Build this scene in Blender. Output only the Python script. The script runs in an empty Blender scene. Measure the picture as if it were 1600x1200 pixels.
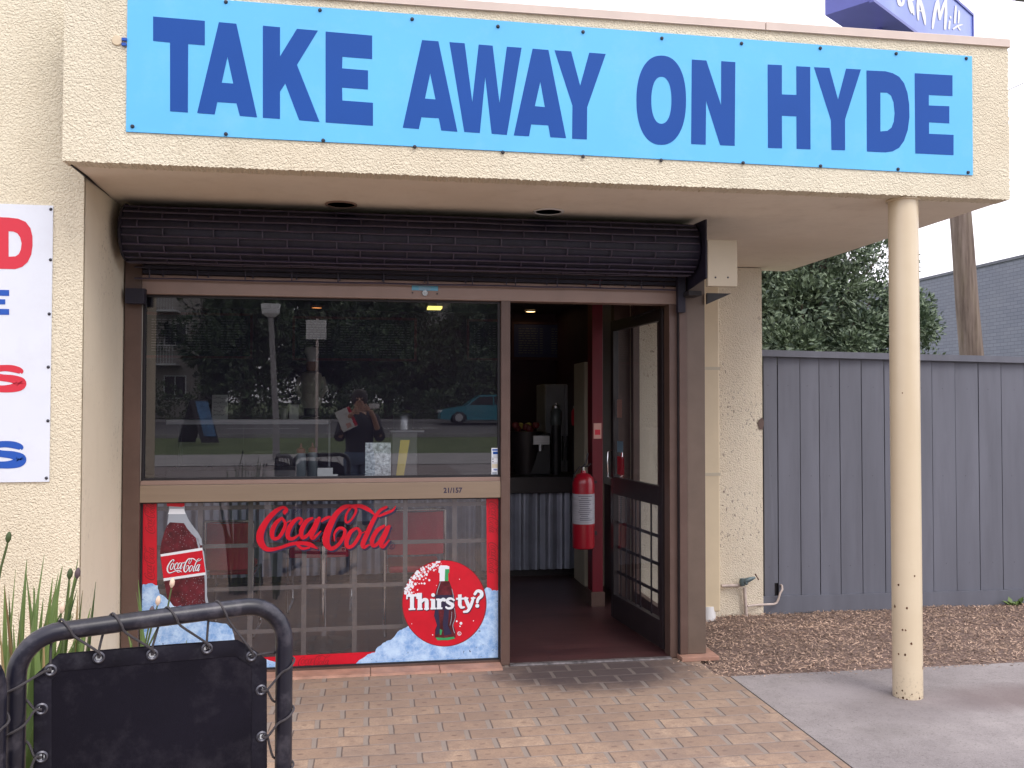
import bpy, math, random
from mathutils import Vector, Matrix
from mathutils.geometry import tessellate_polygon
random.seed(7)
R = math.radians
scene = bpy.context.scene
# ------------------------------------------------------------------ camera
CAMZ = 1.55
YAW, PITCH, ROLL, FPX = R(8.9932), R(1.4195), R(0.0713), 1407.3
cam_d = bpy.data.cameras.new('camera'); cam = bpy.data.objects.new('camera', cam_d)
scene.collection.objects.link(cam); scene.camera = cam
cam_d.sensor_fit = 'HORIZONTAL'; cam_d.sensor_width = 36.0; cam_d.lens = 36.0*FPX/1600.0
cam_d.clip_start = 0.05; cam_d.clip_end = 600
_r = Vector((math.cos(YAW), -math.sin(YAW), 0)); _f0 = Vector((math.sin(YAW), math.cos(YAW), 0)); _u0 = Vector((0, 0, 1))
FW = _f0*math.cos(PITCH) + _u0*math.sin(PITCH); _up = _u0*math.cos(PITCH) - _f0*math.sin(PITCH)
RT = _r*math.cos(ROLL) + _up*math.sin(ROLL); UP = _up*math.cos(ROLL) - _r*math.sin(ROLL)
CAMP = Vector((0, 0, CAMZ))
cam.matrix_world = Matrix(((RT.x, UP.x, -FW.x, 0), (RT.y, UP.y, -FW.y, 0), (RT.z, UP.z, -FW.z, CAMZ), (0, 0, 0, 1)))
# ------------------------------------------------------------------ world, sun, exposure
SUN_EL, SUN_AZ = R(52), R(152)       # azimuth clockwise from +y: the sun stands behind the viewer, to the right
w = bpy.data.worlds.new('World'); scene.world = w; w.use_nodes = True
nt = w.node_tree; nt.nodes.clear()
sky = nt.nodes.new('ShaderNodeTexSky'); sky.sky_type = 'NISHITA'; sky.sun_disc = False
sky.sun_elevation = SUN_EL; sky.sun_rotation = SUN_AZ; sky.dust_density = 4; sky.air_density = 1.2
tc = nt.nodes.new('ShaderNodeTexCoord'); nz = nt.nodes.new('ShaderNodeTexNoise')
nz.inputs['Scale'].default_value = 1.6; nz.inputs['Detail'].default_value = 5
rp = nt.nodes.new('ShaderNodeValToRGB'); rp.color_ramp.elements[0].color = (10.0, 9.7, 10.6, 1); rp.color_ramp.elements[1].color = (12.4, 12.0, 13.0, 1)
rp.color_ramp.elements[0].position = .3; rp.color_ramp.elements[1].position = .7
mx = nt.nodes.new('ShaderNodeMix'); mx.data_type = 'RGBA'; mx.inputs[0].default_value = 0.86
bg = nt.nodes.new('ShaderNodeBackground'); bg.inputs[1].default_value = 0.1
wo = nt.nodes.new('ShaderNodeOutputWorld')
nt.links.new(tc.outputs['Generated'], nz.inputs['Vector']); nt.links.new(nz.outputs['Fac'], rp.inputs[0])
nt.links.new(sky.outputs[0], mx.inputs[6]); nt.links.new(rp.outputs[0], mx.inputs[7])
nt.links.new(mx.outputs[2], bg.inputs[0]); nt.links.new(bg.outputs[0], wo.inputs[0])
sl = bpy.data.lights.new('sun', 'SUN'); sl.energy = 0.75; sl.angle = R(24); sl.color = (1, .95, .88)
sun = bpy.data.objects.new('sun', sl); scene.collection.objects.link(sun)
_d = Vector((math.sin(SUN_AZ)*math.cos(SUN_EL), math.cos(SUN_AZ)*math.cos(SUN_EL), math.sin(SUN_EL)))
sun.rotation_euler = _d.to_track_quat('Z', 'Y').to_euler(); sun.location = _d*50
vs = scene.view_settings; vs.view_transform = 'Standard'; vs.look = 'None'; vs.gamma = 1; vs.exposure = 0.88
scene.render.engine = 'CYCLES'
try:
    scene.cycles.max_bounces = 8; scene.cycles.transparent_max_bounces = 16; scene.cycles.glossy_bounces = 4; scene.cycles.diffuse_bounces = 4
    scene.cycles.caustics_reflective = False; scene.cycles.caustics_refractive = False
except Exception: pass

# ------------------------------------------------------------------ helpers
def ray(px, py):
    return (FW + RT*((px-800.0)/FPX) + UP*((600.0-py)/FPX))
def W(px, py, X=None, Y=None, Z=None):
    """point of the real plane x=X, y=Y or z=Z that the photograph shows at (px,py)"""
    d = ray(px, py)
    if Y is not None: t = Y/d.y
    elif X is not None: t = X/d.x
    else: t = (Z-CAMZ)/d.z
    return CAMP + d*t
def WP(px, py, p0, n):
    d = ray(px, py); t = (p0-CAMP).dot(n)/d.dot(n); return CAMP + d*t
def Rf(px, py, y):
    """point at y (behind the viewer, y<0) whose mirror image in the shop window is seen at (px,py)"""
    p = W(px, py, Y=2*5.42-y); return Vector((p.x, y, p.z))

COL = scene.collection
def tag(o, label=None, cat=None, group=None, kind=None):
    if label: o['label'] = label
    if cat: o['category'] = cat
    if group: o['group'] = group
    if kind: o['kind'] = kind
    return o
def thing(name, loc, label, cat, group=None, rz=0):
    o = bpy.data.objects.new(name, None); COL.objects.link(o); o.location = loc; o.rotation_euler = (0, 0, rz)
    o.empty_display_size = .1
    return tag(o, label, cat, group)
def wloc(o):
    v = Vector((0, 0, 0))
    while o is not None: v += o.location; o = o.parent
    return v
def kids(o): return [c for c in bpy.data.objects if c.parent == o]
def copy_tree(o, parent=None):
    c = o.copy(); COL.objects.link(c)
    if parent: c.parent = parent
    for ch in kids(o): copy_tree(ch, c)
    return c

class MB:
    def __init__(s): s.v = []; s.f = []; s.mi = []; s.mats = []; s.cur = 0
    def mat(s, m):
        if m not in s.mats: s.mats.append(m)
        s.cur = s.mats.index(m); return s
    def add(s, vs, fs):
        b = len(s.v); s.v += [Vector(p) for p in vs]
        for f in fs: s.f.append(tuple(i+b for i in f)); s.mi.append(s.cur)
        return s
    def box(s, x0, x1, y0, y1, z0, z1, M=None):
        vs = [Vector((x, y, z)) for z in (z0, z1) for y in (y0, y1) for x in (x0, x1)]
        if M: vs = [M @ p for p in vs]
        return s.add(vs, [(0, 2, 3, 1), (4, 5, 7, 6), (0, 1, 5, 4), (2, 6, 7, 3), (0, 4, 6, 2), (1, 3, 7, 5)])
    def quad(s, a, b, c, d): return s.add([a, b, c, d], [(0, 1, 2, 3)])
    def poly(s, outer, holes=()):
        loops = [[Vector(p) for p in outer]] + [[Vector(p) for p in h] for h in holes]
        tr = tessellate_polygon(loops); allp = [p for l in loops for p in l]
        return s.add(allp, [tuple(t) for t in tr])
    def prism(s, outer, off, holes=()):
        """polygon swept by the vector off"""
        off = Vector(off); loops = [[Vector(p) for p in outer]] + [[Vector(p) for p in h] for h in holes]
        tr = tessellate_polygon(loops); allp = [p for l in loops for p in l]; n = len(allp)
        s.add(allp + [p+off for p in allp], [tuple(t) for t in tr] + [tuple(i+n for i in reversed(t)) for t in tr])
        b = len(s.v) - 2*n; k = 0
        for l in loops:
            m = len(l)
            for i in range(m):
                j = (i+1) % m; s.f.append((b+k+i, b+k+j, b+k+j+n, b+k+i+n)); s.mi.append(s.cur)
            k += m
        return s
    def tube(s, pts, r, n=10, caps=True, closed=False):
        pts = [Vector(p) for p in pts]; m = len(pts)
        rs = r if isinstance(r, (list, tuple)) else [r]*m
        b = len(s.v); prev = None
        for i, p in enumerate(pts):
            if closed: t = (pts[(i+1) % m]-pts[i-1])
            else: t = pts[min(i+1, m-1)] - pts[max(i-1, 0)]
            t = t.normalized() if t.length > 1e-9 else Vector((0, 0, 1))
            if prev is None:
                a = Vector((0, 0, 1)) if abs(t.z) < .9 else Vector((1, 0, 0)); u = t.cross(a).normalized()
            else: u = (prev - t*prev.dot(t)).normalized()
            prev = u; q = t.cross(u)
            for k in range(n):
                an = 2*math.pi*k/n; s.v.append(p + (u*math.cos(an) + q*math.sin(an))*rs[i])
        for i in range(m if closed else m-1):
            j = (i+1) % m
            for k in range(n):
                l = (k+1) % n; s.f.append((b+i*n+k, b+i*n+l, b+j*n+l, b+j*n+k)); s.mi.append(s.cur)
        if caps and not closed:
            s.f.append(tuple(b+k for k in reversed(range(n)))); s.mi.append(s.cur)
            s.f.append(tuple(b+(m-1)*n+k for k in range(n))); s.mi.append(s.cur)
        return s
    def lathe(s, prof, c, n=24, axis='z', caps=True):
        b = len(s.v); c = Vector(c)
        for (r, h) in prof:
            for k in range(n):
                a = 2*math.pi*k/n
                if axis == 'z': p = Vector((r*math.cos(a), r*math.sin(a), h))
                elif axis == 'y': p = Vector((r*math.cos(a), h, r*math.sin(a)))
                else: p = Vector((h, r*math.cos(a), r*math.sin(a)))
                s.v.append(c+p)
        for i in range(len(prof)-1):
            for k in range(n):
                l = (k+1) % n; s.f.append((b+i*n+k, b+i*n+l, b+(i+1)*n+l, b+(i+1)*n+k)); s.mi.append(s.cur)
        if not caps: return s
        s.f.append(tuple(b+k for k in range(n))); s.mi.append(s.cur)
        s.f.append(tuple(b+(len(prof)-1)*n+k for k in range(n))); s.mi.append(s.cur)
        return s
    eps = Vector((0, -1e-5, 0)); ek = 0
    def lift(s):
        s.ek += 1; return s.eps*s.ek
    def ribbon(s, pts, fn, close=False, sub=5):
        """flat brush stroke; pts (x,y,width) in drawing units, fn(x,y) puts a point on the surface"""
        P = []
        n = len(pts)
        for i in range(n-1):
            p0, p1, p2, p3 = pts[max(i-1, 0)], pts[i], pts[i+1], pts[min(i+2, n-1)]
            for k in range(sub):
                t = k/sub
                P.append(tuple(.5*((2*b_) + (-a_+c_)*t + (2*a_-5*b_+4*c_-d_)*t*t + (-a_+3*b_-3*c_+d_)*t**3) for a_, b_, c_, d_ in zip(p0, p1, p2, p3)))
        P.append(pts[-1]); m = len(P); L = []; Rr = []
        for i in range(m):
            dx = P[min(i+1, m-1)][0]-P[max(i-1, 0)][0]; dy = P[min(i+1, m-1)][1]-P[max(i-1, 0)][1]
            l = math.hypot(dx, dy) or 1; nx, ny = -dy/l, dx/l; h = P[i][2]/2
            L.append((P[i][0]+nx*h, P[i][1]+ny*h)); Rr.append((P[i][0]-nx*h, P[i][1]-ny*h))
        o_ = s.lift(); s.add([fn(*p)+o_ for p in L+Rr], [(i, i+1, m+i+1, m+i) for i in range(m-1)])
        for e in (0, m-1):
            r = P[e][2]/2
            o_ = s.lift()
            if r > 1.0: s.add([fn(P[e][0]+r*math.cos(a*math.pi/5), P[e][1]+r*math.sin(a*math.pi/5))+o_ for a in range(10)], [tuple(range(10))])
        return s
    def split(s, name, m=None, parent=None, **kw):
        """one object for each loose piece"""
        par = list(range(len(s.v)))
        def fd(i):
            while par[i] != i: par[i] = par[par[i]]; i = par[i]
            return i
        for f in s.f:
            for i in f[1:]: par[fd(i)] = fd(f[0])
        groups = {}
        for k, f in enumerate(s.f): groups.setdefault(fd(f[0]), []).append(k)
        boxes = []
        for fs in groups.values():
            ids = {i for k in fs for i in s.f[k]}; lo = [min(s.v[i][a] for i in ids)-.003 for a in range(3)]; hi = [max(s.v[i][a] for i in ids)+.003 for a in range(3)]; boxes.append([lo, hi, fs])
        merged = True
        while merged:
            merged = False
            for i in range(len(boxes)):
                for j in range(i+1, len(boxes)):
                    A, B = boxes[i], boxes[j]
                    if all(A[0][a] <= B[1][a] and B[0][a] <= A[1][a] for a in range(3)):
                        boxes[i] = [[min(A[0][a], B[0][a]) for a in range(3)], [max(A[1][a], B[1][a]) for a in range(3)], A[2]+B[2]]; boxes.pop(j); merged = True; break
                if merged: break
        out = []
        for _, _, fs in boxes:
            q = MB(); q.mats = list(s.mats); ids = sorted({i for k in fs for i in s.f[k]}); mp = {i: n for n, i in enumerate(ids)}
            q.v = [s.v[i] for i in ids]; q.f = [tuple(mp[i] for i in s.f[k]) for k in fs]; q.mi = [s.mi[k] for k in fs]
            out.append(q.build(name, m, parent, **kw))
        return out
    def build(s, name, m=None, parent=None, smooth=False, org=None, bev=0, kind=None):
        o_ = wloc(parent) if parent else Vector(org or (0, 0, 0))
        me = bpy.data.meshes.new(name); me.from_pydata([tuple(p-o_) for p in s.v], [], s.f)
        if m is not None and not s.mats: me.materials.append(m)
        for k in s.mats: me.materials.append(k)
        if s.mats: me.polygons.foreach_set('material_index', s.mi)
        if smooth: me.polygons.foreach_set('use_smooth', [True]*len(me.polygons))
        me.update(); ob = bpy.data.objects.new(name, me); COL.objects.link(ob)
        if parent: ob.parent = parent
        else: ob.location = o_
        if bev:
            b = ob.modifiers.new('bevel', 'BEVEL'); b.width = bev; b.segments = 2; b.limit_method = 'ANGLE'; b.angle_limit = R(40)
        if smooth:
            try: me.set_sharp_from_angle(angle=R(45))
            except Exception: pass
        if kind: ob['kind'] = kind
        return ob
def arc(c, r, a0, a1, n, ax=('x', 'z')):
    out = []
    for i in range(n+1):
        a = R(a0 + (a1-a0)*i/n); v = Vector(c)
        setattr(v, ax[0], getattr(v, ax[0]) + r*math.cos(a)); setattr(v, ax[1], getattr(v, ax[1]) + r*math.sin(a)); out.append(v)
    return out
def text_into(mb, body, size, fn, align='CENTER', bold=0):
    """writes a word: default font outlines, fn(u,v) puts a point on the surface"""
    cu = bpy.data.curves.new('t', 'FONT'); cu.body = body; cu.size = size; cu.align_x = align; cu.align_y = 'CENTER'; cu.offset = bold; cu.resolution_u = 3
    ob = bpy.data.objects.new('t', cu); COL.objects.link(ob); bpy.context.view_layer.update()
    me = bpy.data.meshes.new_from_object(ob.evaluated_get(bpy.context.evaluated_depsgraph_get()))
    mb.add([fn(v.co.x, v.co.y) for v in me.vertices], [tuple(p.vertices) for p in me.polygons])
    bpy.data.objects.remove(ob); bpy.data.curves.remove(cu); bpy.data.meshes.remove(me)

# ------------------------------------------------------------------ materials
def newmat(name):
    m = bpy.data.materials.new(name); m.use_nodes = True; return m, m.node_tree, m.node_tree.nodes['Principled BSDF']
def N(t, typ, **kw):
    n = t.nodes.new(typ)
    for k, v in kw.items():
        if k in n.inputs: n.inputs[k].default_value = v
        else: setattr(n, k, v)
    return n
def mixc(t, fac, a, b, typ='MIX'):
    m = t.nodes.new('ShaderNodeMix'); m.data_type = 'RGBA'; m.blend_type = typ
    for i, v in ((0, fac), (6, a), (7, b)):
        if hasattr(v, 'is_output') or isinstance(v, bpy.types.NodeSocket): t.links.new(v, m.inputs[i])
        elif i == 0: m.inputs[0].default_value = v
        else: m.inputs[i].default_value = (*v, 1)
    return m.outputs[2]
def ramp(t, src, a, b):
    n = t.nodes.new('ShaderNodeMapRange'); n.inputs[1].default_value = a; n.inputs[2].default_value = b; n.clamp = True
    t.links.new(src, n.inputs[0]); return n.outputs[0]
def math_(t, op, a, b=None, c=None):
    n = t.nodes.new('ShaderNodeMath'); n.operation = op
    for i, v in enumerate((a, b, c)):
        if v is None: continue
        if isinstance(v, bpy.types.NodeSocket): t.links.new(v, n.inputs[i])
        else: n.inputs[i].default_value = v
    return n.outputs[0]
def coords(t, scale=(1, 1, 1), obj=False):
    g = t.nodes.new('ShaderNodeTexCoord') if obj else t.nodes.new('ShaderNodeNewGeometry')
    mp = t.nodes.new('ShaderNodeMapping'); mp.inputs['Scale'].default_value = scale
    t.links.new(g.outputs['Object'] if obj else g.outputs['Position'], mp.inputs[0]); return mp.outputs[0]
def noise(t, vec, scale, detail=3, rough=.55):
    n = N(t, 'ShaderNodeTexNoise', Scale=scale, Detail=detail, Roughness=rough); t.links.new(vec, n.inputs['Vector']); return n.outputs['Fac']
def bump(t, b, h, strength, dist, prev=None):
    n = N(t, 'ShaderNodeBump', Strength=strength, Distance=dist); t.links.new(h, n.inputs['Height'])
    if prev: t.links.new(prev, n.inputs['Normal'])
    if b: t.links.new(n.outputs[0], b.inputs['Normal'])
    return n.outputs[0]
def pm(name, col, rough=.6, metal=0, var=.12, vs=6, bmp=0, bs=120, spec=.5, stretch=(1, 1, 1), dirt=None, dirt_amt=.3, island=0, coat=0):
    m, t, b = newmat(name); v = coords(t, stretch, obj=True)
    f = ramp(t, noise(t, v, vs, 4), .3, .7)
    c = mixc(t, f, tuple(x*(1-var) for x in col), tuple(min(1, x*(1+var)) for x in col))
    if dirt:
        f2 = ramp(t, noise(t, v, vs*2.3, 6, .7), .5, .75); c = mixc(t, math_(t, 'MULTIPLY', f2, dirt_amt), c, dirt)
    if island:
        g = t.nodes.new('ShaderNodeNewGeometry'); mr = t.nodes.new('ShaderNodeMapRange'); mr.inputs[3].default_value = 1-island; mr.inputs[4].default_value = 1+island
        t.links.new(g.outputs['Random Per Island'], mr.inputs[0])
        c = mixc(t, 1.0, c, mr.outputs[0], 'MULTIPLY')
    t.links.new(c, b.inputs['Base Color']); b.inputs['Roughness'].default_value = rough; b.inputs['Metallic'].default_value = metal
    b.inputs['Specular IOR Level'].default_value = spec; b.inputs['Coat Weight'].default_value = coat
    if bmp: bump(t, b, noise(t, v, bs, 3), bmp, .003)
    return m
def stucco(name, col, amt=1.0, spots=0):
    m, t, b = newmat(name); v = coords(t)
    g1 = noise(t, v, 1.3, 5); g2 = noise(t, v, 9, 5, .7)
    c = mixc(t, ramp(t, g1, .35, .65), tuple(x*.93 for x in col), tuple(x*1.04 for x in col))
    c = mixc(t, math_(t, 'MULTIPLY', ramp(t, g2, .5, .8), .22), c, tuple(x*y for x, y in zip(col, (.72, .66, .6))))
    vz = coords(t, (1, 1, .07)); g4 = noise(t, vz, 7, 4, .65); c = mixc(t, math_(t, 'MULTIPLY', ramp(t, g4, .52, .72), .16), c, tuple(x*y for x, y in zip(col, (.6, .57, .52))))
    g5 = noise(t, v, .55, 3); c = mixc(t, math_(t, 'MULTIPLY', ramp(t, g5, .45, .62), .35), c, tuple(x*y for x, y in zip(col, (.93, .86, .80))))
    if spots:
        g3 = noise(t, coords(t, (1, 1, .6)), 62, 3, .6); mask = math_(t, 'MULTIPLY', ramp(t, g3, .61, .66), ramp(t, noise(t, v, 1.7, 2), .42, .58))
        c = mixc(t, math_(t, 'MULTIPLY', mask, spots), c, (.12, .08, .07))
    t.links.new(c, b.inputs['Base Color']); b.inputs['Roughness'].default_value = .88; b.inputs['Specular IOR Level'].default_value = .25
    if amt:
        vo = N(t, 'ShaderNodeTexVoronoi', Scale=108.0); vo.feature = 'SMOOTH_F1'; vo.inputs['Smoothness'].default_value = .6
        dis = N(t, 'ShaderNodeTexNoise', Scale=42.0, Detail=3.0); t.links.new(v, dis.inputs['Vector'])
        ad = t.nodes.new('ShaderNodeVectorMath'); ad.operation = 'MULTIPLY_ADD'; t.links.new(dis.outputs['Color'], ad.inputs[0]); ad.inputs[1].default_value = (.028, .028, .022); t.links.new(v, ad.inputs[2])
        t.links.new(ad.outputs[0], vo.inputs['Vector'])
        n1 = bump(t, None, vo.outputs['Distance'], min(1, .6*amt), -.011)
        bump(t, b, noise(t, v, 170, 3), min(1, .55*amt), .006, n1)
    else: bump(t, b, noise(t, v, 45, 4, .7), .22, .003)
    return m
M = {}
M['stucco'] = stucco('cream_stucco', (.775, .715, .56), 1.05)
M['stucco_spot'] = stucco('cream_stucco_spotted', (.74, .675, .55), spots=.75)
M['render'] = stucco('cream_render', (.80, .73, .585), 0, spots=.4)
M['soffit'] = stucco('soffit_paint', (.84, .775, .655), 0)
M['cream'] = pm('cream_paint', (.66, .55, .38), .45, var=.04, bmp=.05)
M['cream_box'] = pm('cream_box_paint', (.52, .46, .35), .5, var=.04)
M['post'] = None
M['brown'] = pm('brown_frame_paint', (.10, .06, .048), .4, var=.12, dirt=(.17, .12, .10), dirt_amt=.2)
M['brown2'] = pm('taupe_frame_paint', (.125, .09, .07), .42, var=.1, dirt=(.17, .13, .11), dirt_amt=.2)
M['headrail'] = pm('brown_head_rail', (.25, .17, .14), .4, var=.08, dirt=(.25, .2, .18), dirt_amt=.25)
M['bronze'] = pm('bronze_transom', (.27, .205, .15), .35, metal=.25, var=.06, stretch=(.3, 1, 6))
M['black'] = pm('black_metal', (.018, .016, .02), .45, var=.2)
M['darkframe'] = pm('dark_door_frame', (.02, .014, .016), .4, var=.2)
M['shutter'] = pm('shutter_dark', (.007, .006, .019), .6, var=.3, vs=14, dirt=(.04, .03, .05), dirt_amt=.4)
M['shutter_rod'] = pm('shutter_rod', (.034, .026, .050), .42, var=.3, vs=20, dirt=(.07, .05, .075), dirt_amt=.5)
M['chrome'] = pm('chrome', (.75, .75, .77), .12, metal=1, var=.03)
M['steel'] = pm('stainless', (.5, .5, .52), .28, metal=1, var=.08, stretch=(1, 1, 20))
M['red'] = pm('red_paint', (.13, .006, .014), .4, var=.1)
M['redvinyl'] = pm('red_vinyl', (.62, .02, .05), .35, var=.1)
M['white'] = pm('white_plastic', (.72, .72, .72), .4, var=.04)
M['screw'] = pm('dark_screw', (.05, .05, .065), .4, metal=.6, var=.2)
def flat(name, col, rough=.45, var=.03, vs=3):
    return pm(name, col, rough, var=var, vs=vs)
M['signblue'] = pm('sky_blue_panel', (.125, .50, .88), .45, spec=.35, var=.045, vs=1.5, dirt=(.25, .58, .85), dirt_amt=.3)
M['letter'] = pm('royal_blue_vinyl', (.008, .07, .33), .55, spec=.25, var=.05, vs=2)
M['signwhite'] = pm('white_panel', (.70, .74, .82), .4, var=.03, vs=2, dirt=(.55, .55, .6), dirt_amt=.3)
M['letred'] = flat('red_lettering', (.62, .025, .05)); M['letblue'] = flat('blue_lettering', (.01, .08, .42))
M['decalred'] = pm('decal_red', (.54, .006, .022), .3, var=.1, vs=9); M['decaldark'] = flat('decal_shadow', (.02, .015, .05)); M['decalwhite'] = flat('decal_white', (.72, .76, .82))
M['decalmaroon'] = flat('decal_dark_red', (.22, .008, .015)); M['green'] = flat('decal_green', (.03, .3, .1)); M['glint'] = flat('decal_grey', (.32, .36, .42))
M['cola'] = pm('cola_brown', (.085, .008, .016), .3, var=.55, vs=14, dirt=(.2, .03, .04), dirt_amt=.6)
def ice():
    m, t, b = newmat('printed_ice'); v = coords(t)
    c = mixc(t, ramp(t, noise(t, v, 16, 6, .7), .35, .65), (.17, .34, .66), (.5, .68, .9))
    vo = N(t, 'ShaderNodeTexVoronoi', Scale=24.0); vo.feature = 'DISTANCE_TO_EDGE'; t.links.new(v, vo.inputs['Vector'])
    c = mixc(t, math_(t, 'MULTIPLY', ramp(t, vo.outputs['Distance'], .06, 0), .22), c, (.7, .82, .95))
    c = mixc(t, ramp(t, noise(t, v, 42, 4, .6), .67, .72), c, (.04, .07, .2))
    t.links.new(c, b.inputs['Base Color']); b.inputs['Roughness'].default_value = .35; return m
M['ice'] = ice()
def glass(name='window_glass', ior=1.8, tint=(.80, .83, .86), haze=.018, refl=.155):
    m = bpy.data.materials.new(name); m.use_nodes = True; t = m.node_tree; t.nodes.clear()
    tr = t.nodes.new('ShaderNodeBsdfTransparent'); tr.inputs[0].default_value = (*tint, 1)
    gl = t.nodes.new('ShaderNodeBsdfGlossy'); gl.inputs['Roughness'].default_value = 0.0
    g = t.nodes.new('ShaderNodeNewGeometry'); dt = t.nodes.new('ShaderNodeVectorMath'); dt.operation = 'DOT_PRODUCT'; t.links.new(g.outputs['Normal'], dt.inputs[0]); t.links.new(g.outputs['Incoming'], dt.inputs[1])
    f0 = refl; om = math_(t, 'POWER', math_(t, 'SUBTRACT', 1.0, math_(t, 'ABSOLUTE', dt.outputs['Value'])), 5.0); frv = math_(t, 'MULTIPLY_ADD', om, 1-f0, f0)
    mx = t.nodes.new('ShaderNodeMixShader'); out = t.nodes.new('ShaderNodeOutputMaterial')
    # bluish haze over the pane, painted in as a faint diffuse tint
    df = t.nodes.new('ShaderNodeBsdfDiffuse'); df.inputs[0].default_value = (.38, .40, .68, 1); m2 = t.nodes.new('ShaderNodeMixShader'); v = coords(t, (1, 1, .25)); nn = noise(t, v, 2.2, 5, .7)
    mr = t.nodes.new('ShaderNodeMapRange'); mr.inputs[3].default_value = haze*.7; mr.inputs[4].default_value = haze*1.3; t.links.new(nn, mr.inputs[0]); t.links.new(mr.outputs[0], m2.inputs[0]); t.links.new(tr.outputs[0], m2.inputs[1]); t.links.new(df.outputs[0], m2.inputs[2])
    t.links.new(frv, mx.inputs[0]); t.links.new(m2.outputs[0], mx.inputs[1]); t.links.new(gl.outputs[0], mx.inputs[2]); t.links.new(mx.outputs[0], out.inputs[0]); return m
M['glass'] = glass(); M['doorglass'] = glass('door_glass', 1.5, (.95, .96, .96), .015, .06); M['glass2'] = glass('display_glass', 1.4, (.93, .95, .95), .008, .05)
def emis(name, col, st):
    m, t, b = newmat(name); b.inputs['Base Color'].default_value = (*col, 1); b.inputs['Emission Color'].default_value = (*col, 1); b.inputs['Emission Strength'].default_value = st; return m
M['lampwarm'] = emis('warm_lamp', (1, .62, .28), 3.0); M['lampyellow'] = emis('yellow_lamp', (1, .8, .2), 1.1); M['lampdim'] = emis('dim_warm_lamp', (1, .35, .1), .9)
def leafmat(name, a, b_, rough=.5, k=1.25):
    m, t, b = newmat(name); g = t.nodes.new('ShaderNodeNewGeometry'); r = N(t, 'ShaderNodeValToRGB')
    r.color_ramp.elements[0].color = (*a, 1); r.color_ramp.elements[1].color = (*b_, 1); t.links.new(g.outputs['Random Per Island'], r.inputs[0])
    v = coords(t); c = mixc(t, ramp(t, noise(t, v, 3.2, 3), .45, .68), r.outputs[0], tuple(x*k for x in b_)); t.links.new(mixc(t, .6, r.outputs[0], c), b.inputs['Base Color'])
    b.inputs['Roughness'].default_value = rough; b.inputs['Subsurface Weight'].default_value = 0; return m
M['leaf'] = leafmat('tree_leaf', (.04, .07, .05), (.20, .26, .16)); M['leafdark'] = leafmat('dark_leaf', (.022, .04, .022), (.09, .13, .06))
M['blade'] = leafmat('strap_leaf', (.035, .07, .015), (.17, .25, .07)); M['blade_dry'] = leafmat('dry_strap_leaf', (.16, .10, .04), (.34, .25, .12)); M['bark'] = pm('bark', (.09, .065, .05), .9, var=.3, bmp=.6, bs=30)
M['canvas'] = pm('black_canvas', (.0075, .0065, .012), .85, spec=.15, var=.25, vs=3, bmp=.15, bs=600, dirt=(.055, .05, .062), dirt_amt=.45)
M['tubeblack'] = pm('black_powder_coat', (.010, .010, .019), .33, var=.3, vs=8, dirt=(.13, .12, .14), dirt_amt=.5)
M['cord'] = pm('grey_brown_cord', (.05, .045, .05), .8, var=.3)
M['concrete'] = None
# ================================================================== GROUND
def gz(y):
    prof = [(-220, 2.4), (-60, 1.25), (-33, .80), (-25, .36), (-17.3, .08), (-13, 0.0), (4.9, 0.0), (6.95, -.125), (9, -.15), (220, -.15)]
    for (a, za), (b, zb) in zip(prof, prof[1:]):
        if a <= y <= b: return za + (zb-za)*(y-a)/(b-a)
    return 0
def strip(name, m, x0, x1, ys, dz):
    mb = MB()
    for a, b in zip(ys, ys[1:]): mb.quad((x0, a, gz(a)+dz), (x1, a, gz(a)+dz), (x1, b, gz(b)+dz), (x0, b, gz(b)+dz))
    return mb.build(name, m, kind='structure')
def mat_grass():
    m, t, b = newmat('grass_ground'); v = coords(t)
    c = mixc(t, ramp(t, noise(t, v, .8, 6, .7), .3, .7), (.045, .075, .02), (.11, .14, .05)); t.links.new(c, b.inputs['Base Color']); b.inputs['Roughness'].default_value = .95
    bump(t, b, noise(t, v, 30, 4), .6, .03); return m
def mat_concrete(name, a, b_, stain=None):
    m, t, b = newmat(name); v = coords(t)
    c = mixc(t, ramp(t, noise(t, v, 1.1, 6, .65), .35, .68), a, b_)
    c = mixc(t, math_(t, 'MULTIPLY', ramp(t, noise(t, v, 5, 6, .75), .5, .78), .35), c, tuple(x*.6 for x in a))
    f = noise(t, v, 230, 2); c = mixc(t, math_(t, 'MULTIPLY', ramp(t, f, .5, .7), .4), c, (.42, .39, .38))
    # exposed dark grit
    c = mixc(t, math_(t, 'MULTIPLY', ramp(t, noise(t, v, 75, 3, .7), .57, .68), .6), c, (.10, .085, .08))
    c = mixc(t, math_(t, 'MULTIPLY', ramp(t, noise(t, v, 13, 5, .75), .5, .7), .35), c, (.14, .125, .12))
    if stain:
        for (sx, sy, rx, ry, col, amt) in stain:
            sp = t.nodes.new('ShaderNodeSeparateXYZ'); t.links.new(v, sp.inputs[0])
            dx = math_(t, 'DIVIDE', math_(t, 'SUBTRACT', sp.outputs[0], sx), rx); dy = math_(t, 'DIVIDE', math_(t, 'SUBTRACT', sp.outputs[1], sy), ry)
            d = math_(t, 'ADD', math_(t, 'MULTIPLY', dx, dx), math_(t, 'MULTIPLY', dy, dy)); d = math_(t, 'ADD', d, math_(t, 'MULTIPLY', noise(t, v, 4, 4), .9))
            c = mixc(t, math_(t, 'MULTIPLY', ramp(t, d, 1.5, .5), amt), c, col)
    t.links.new(c, b.inputs['Base Color']); b.inputs['Roughness'].default_value = .85
    bump(t, b, noise(t, v, 160, 4, .7), .35, .003); return m
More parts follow.
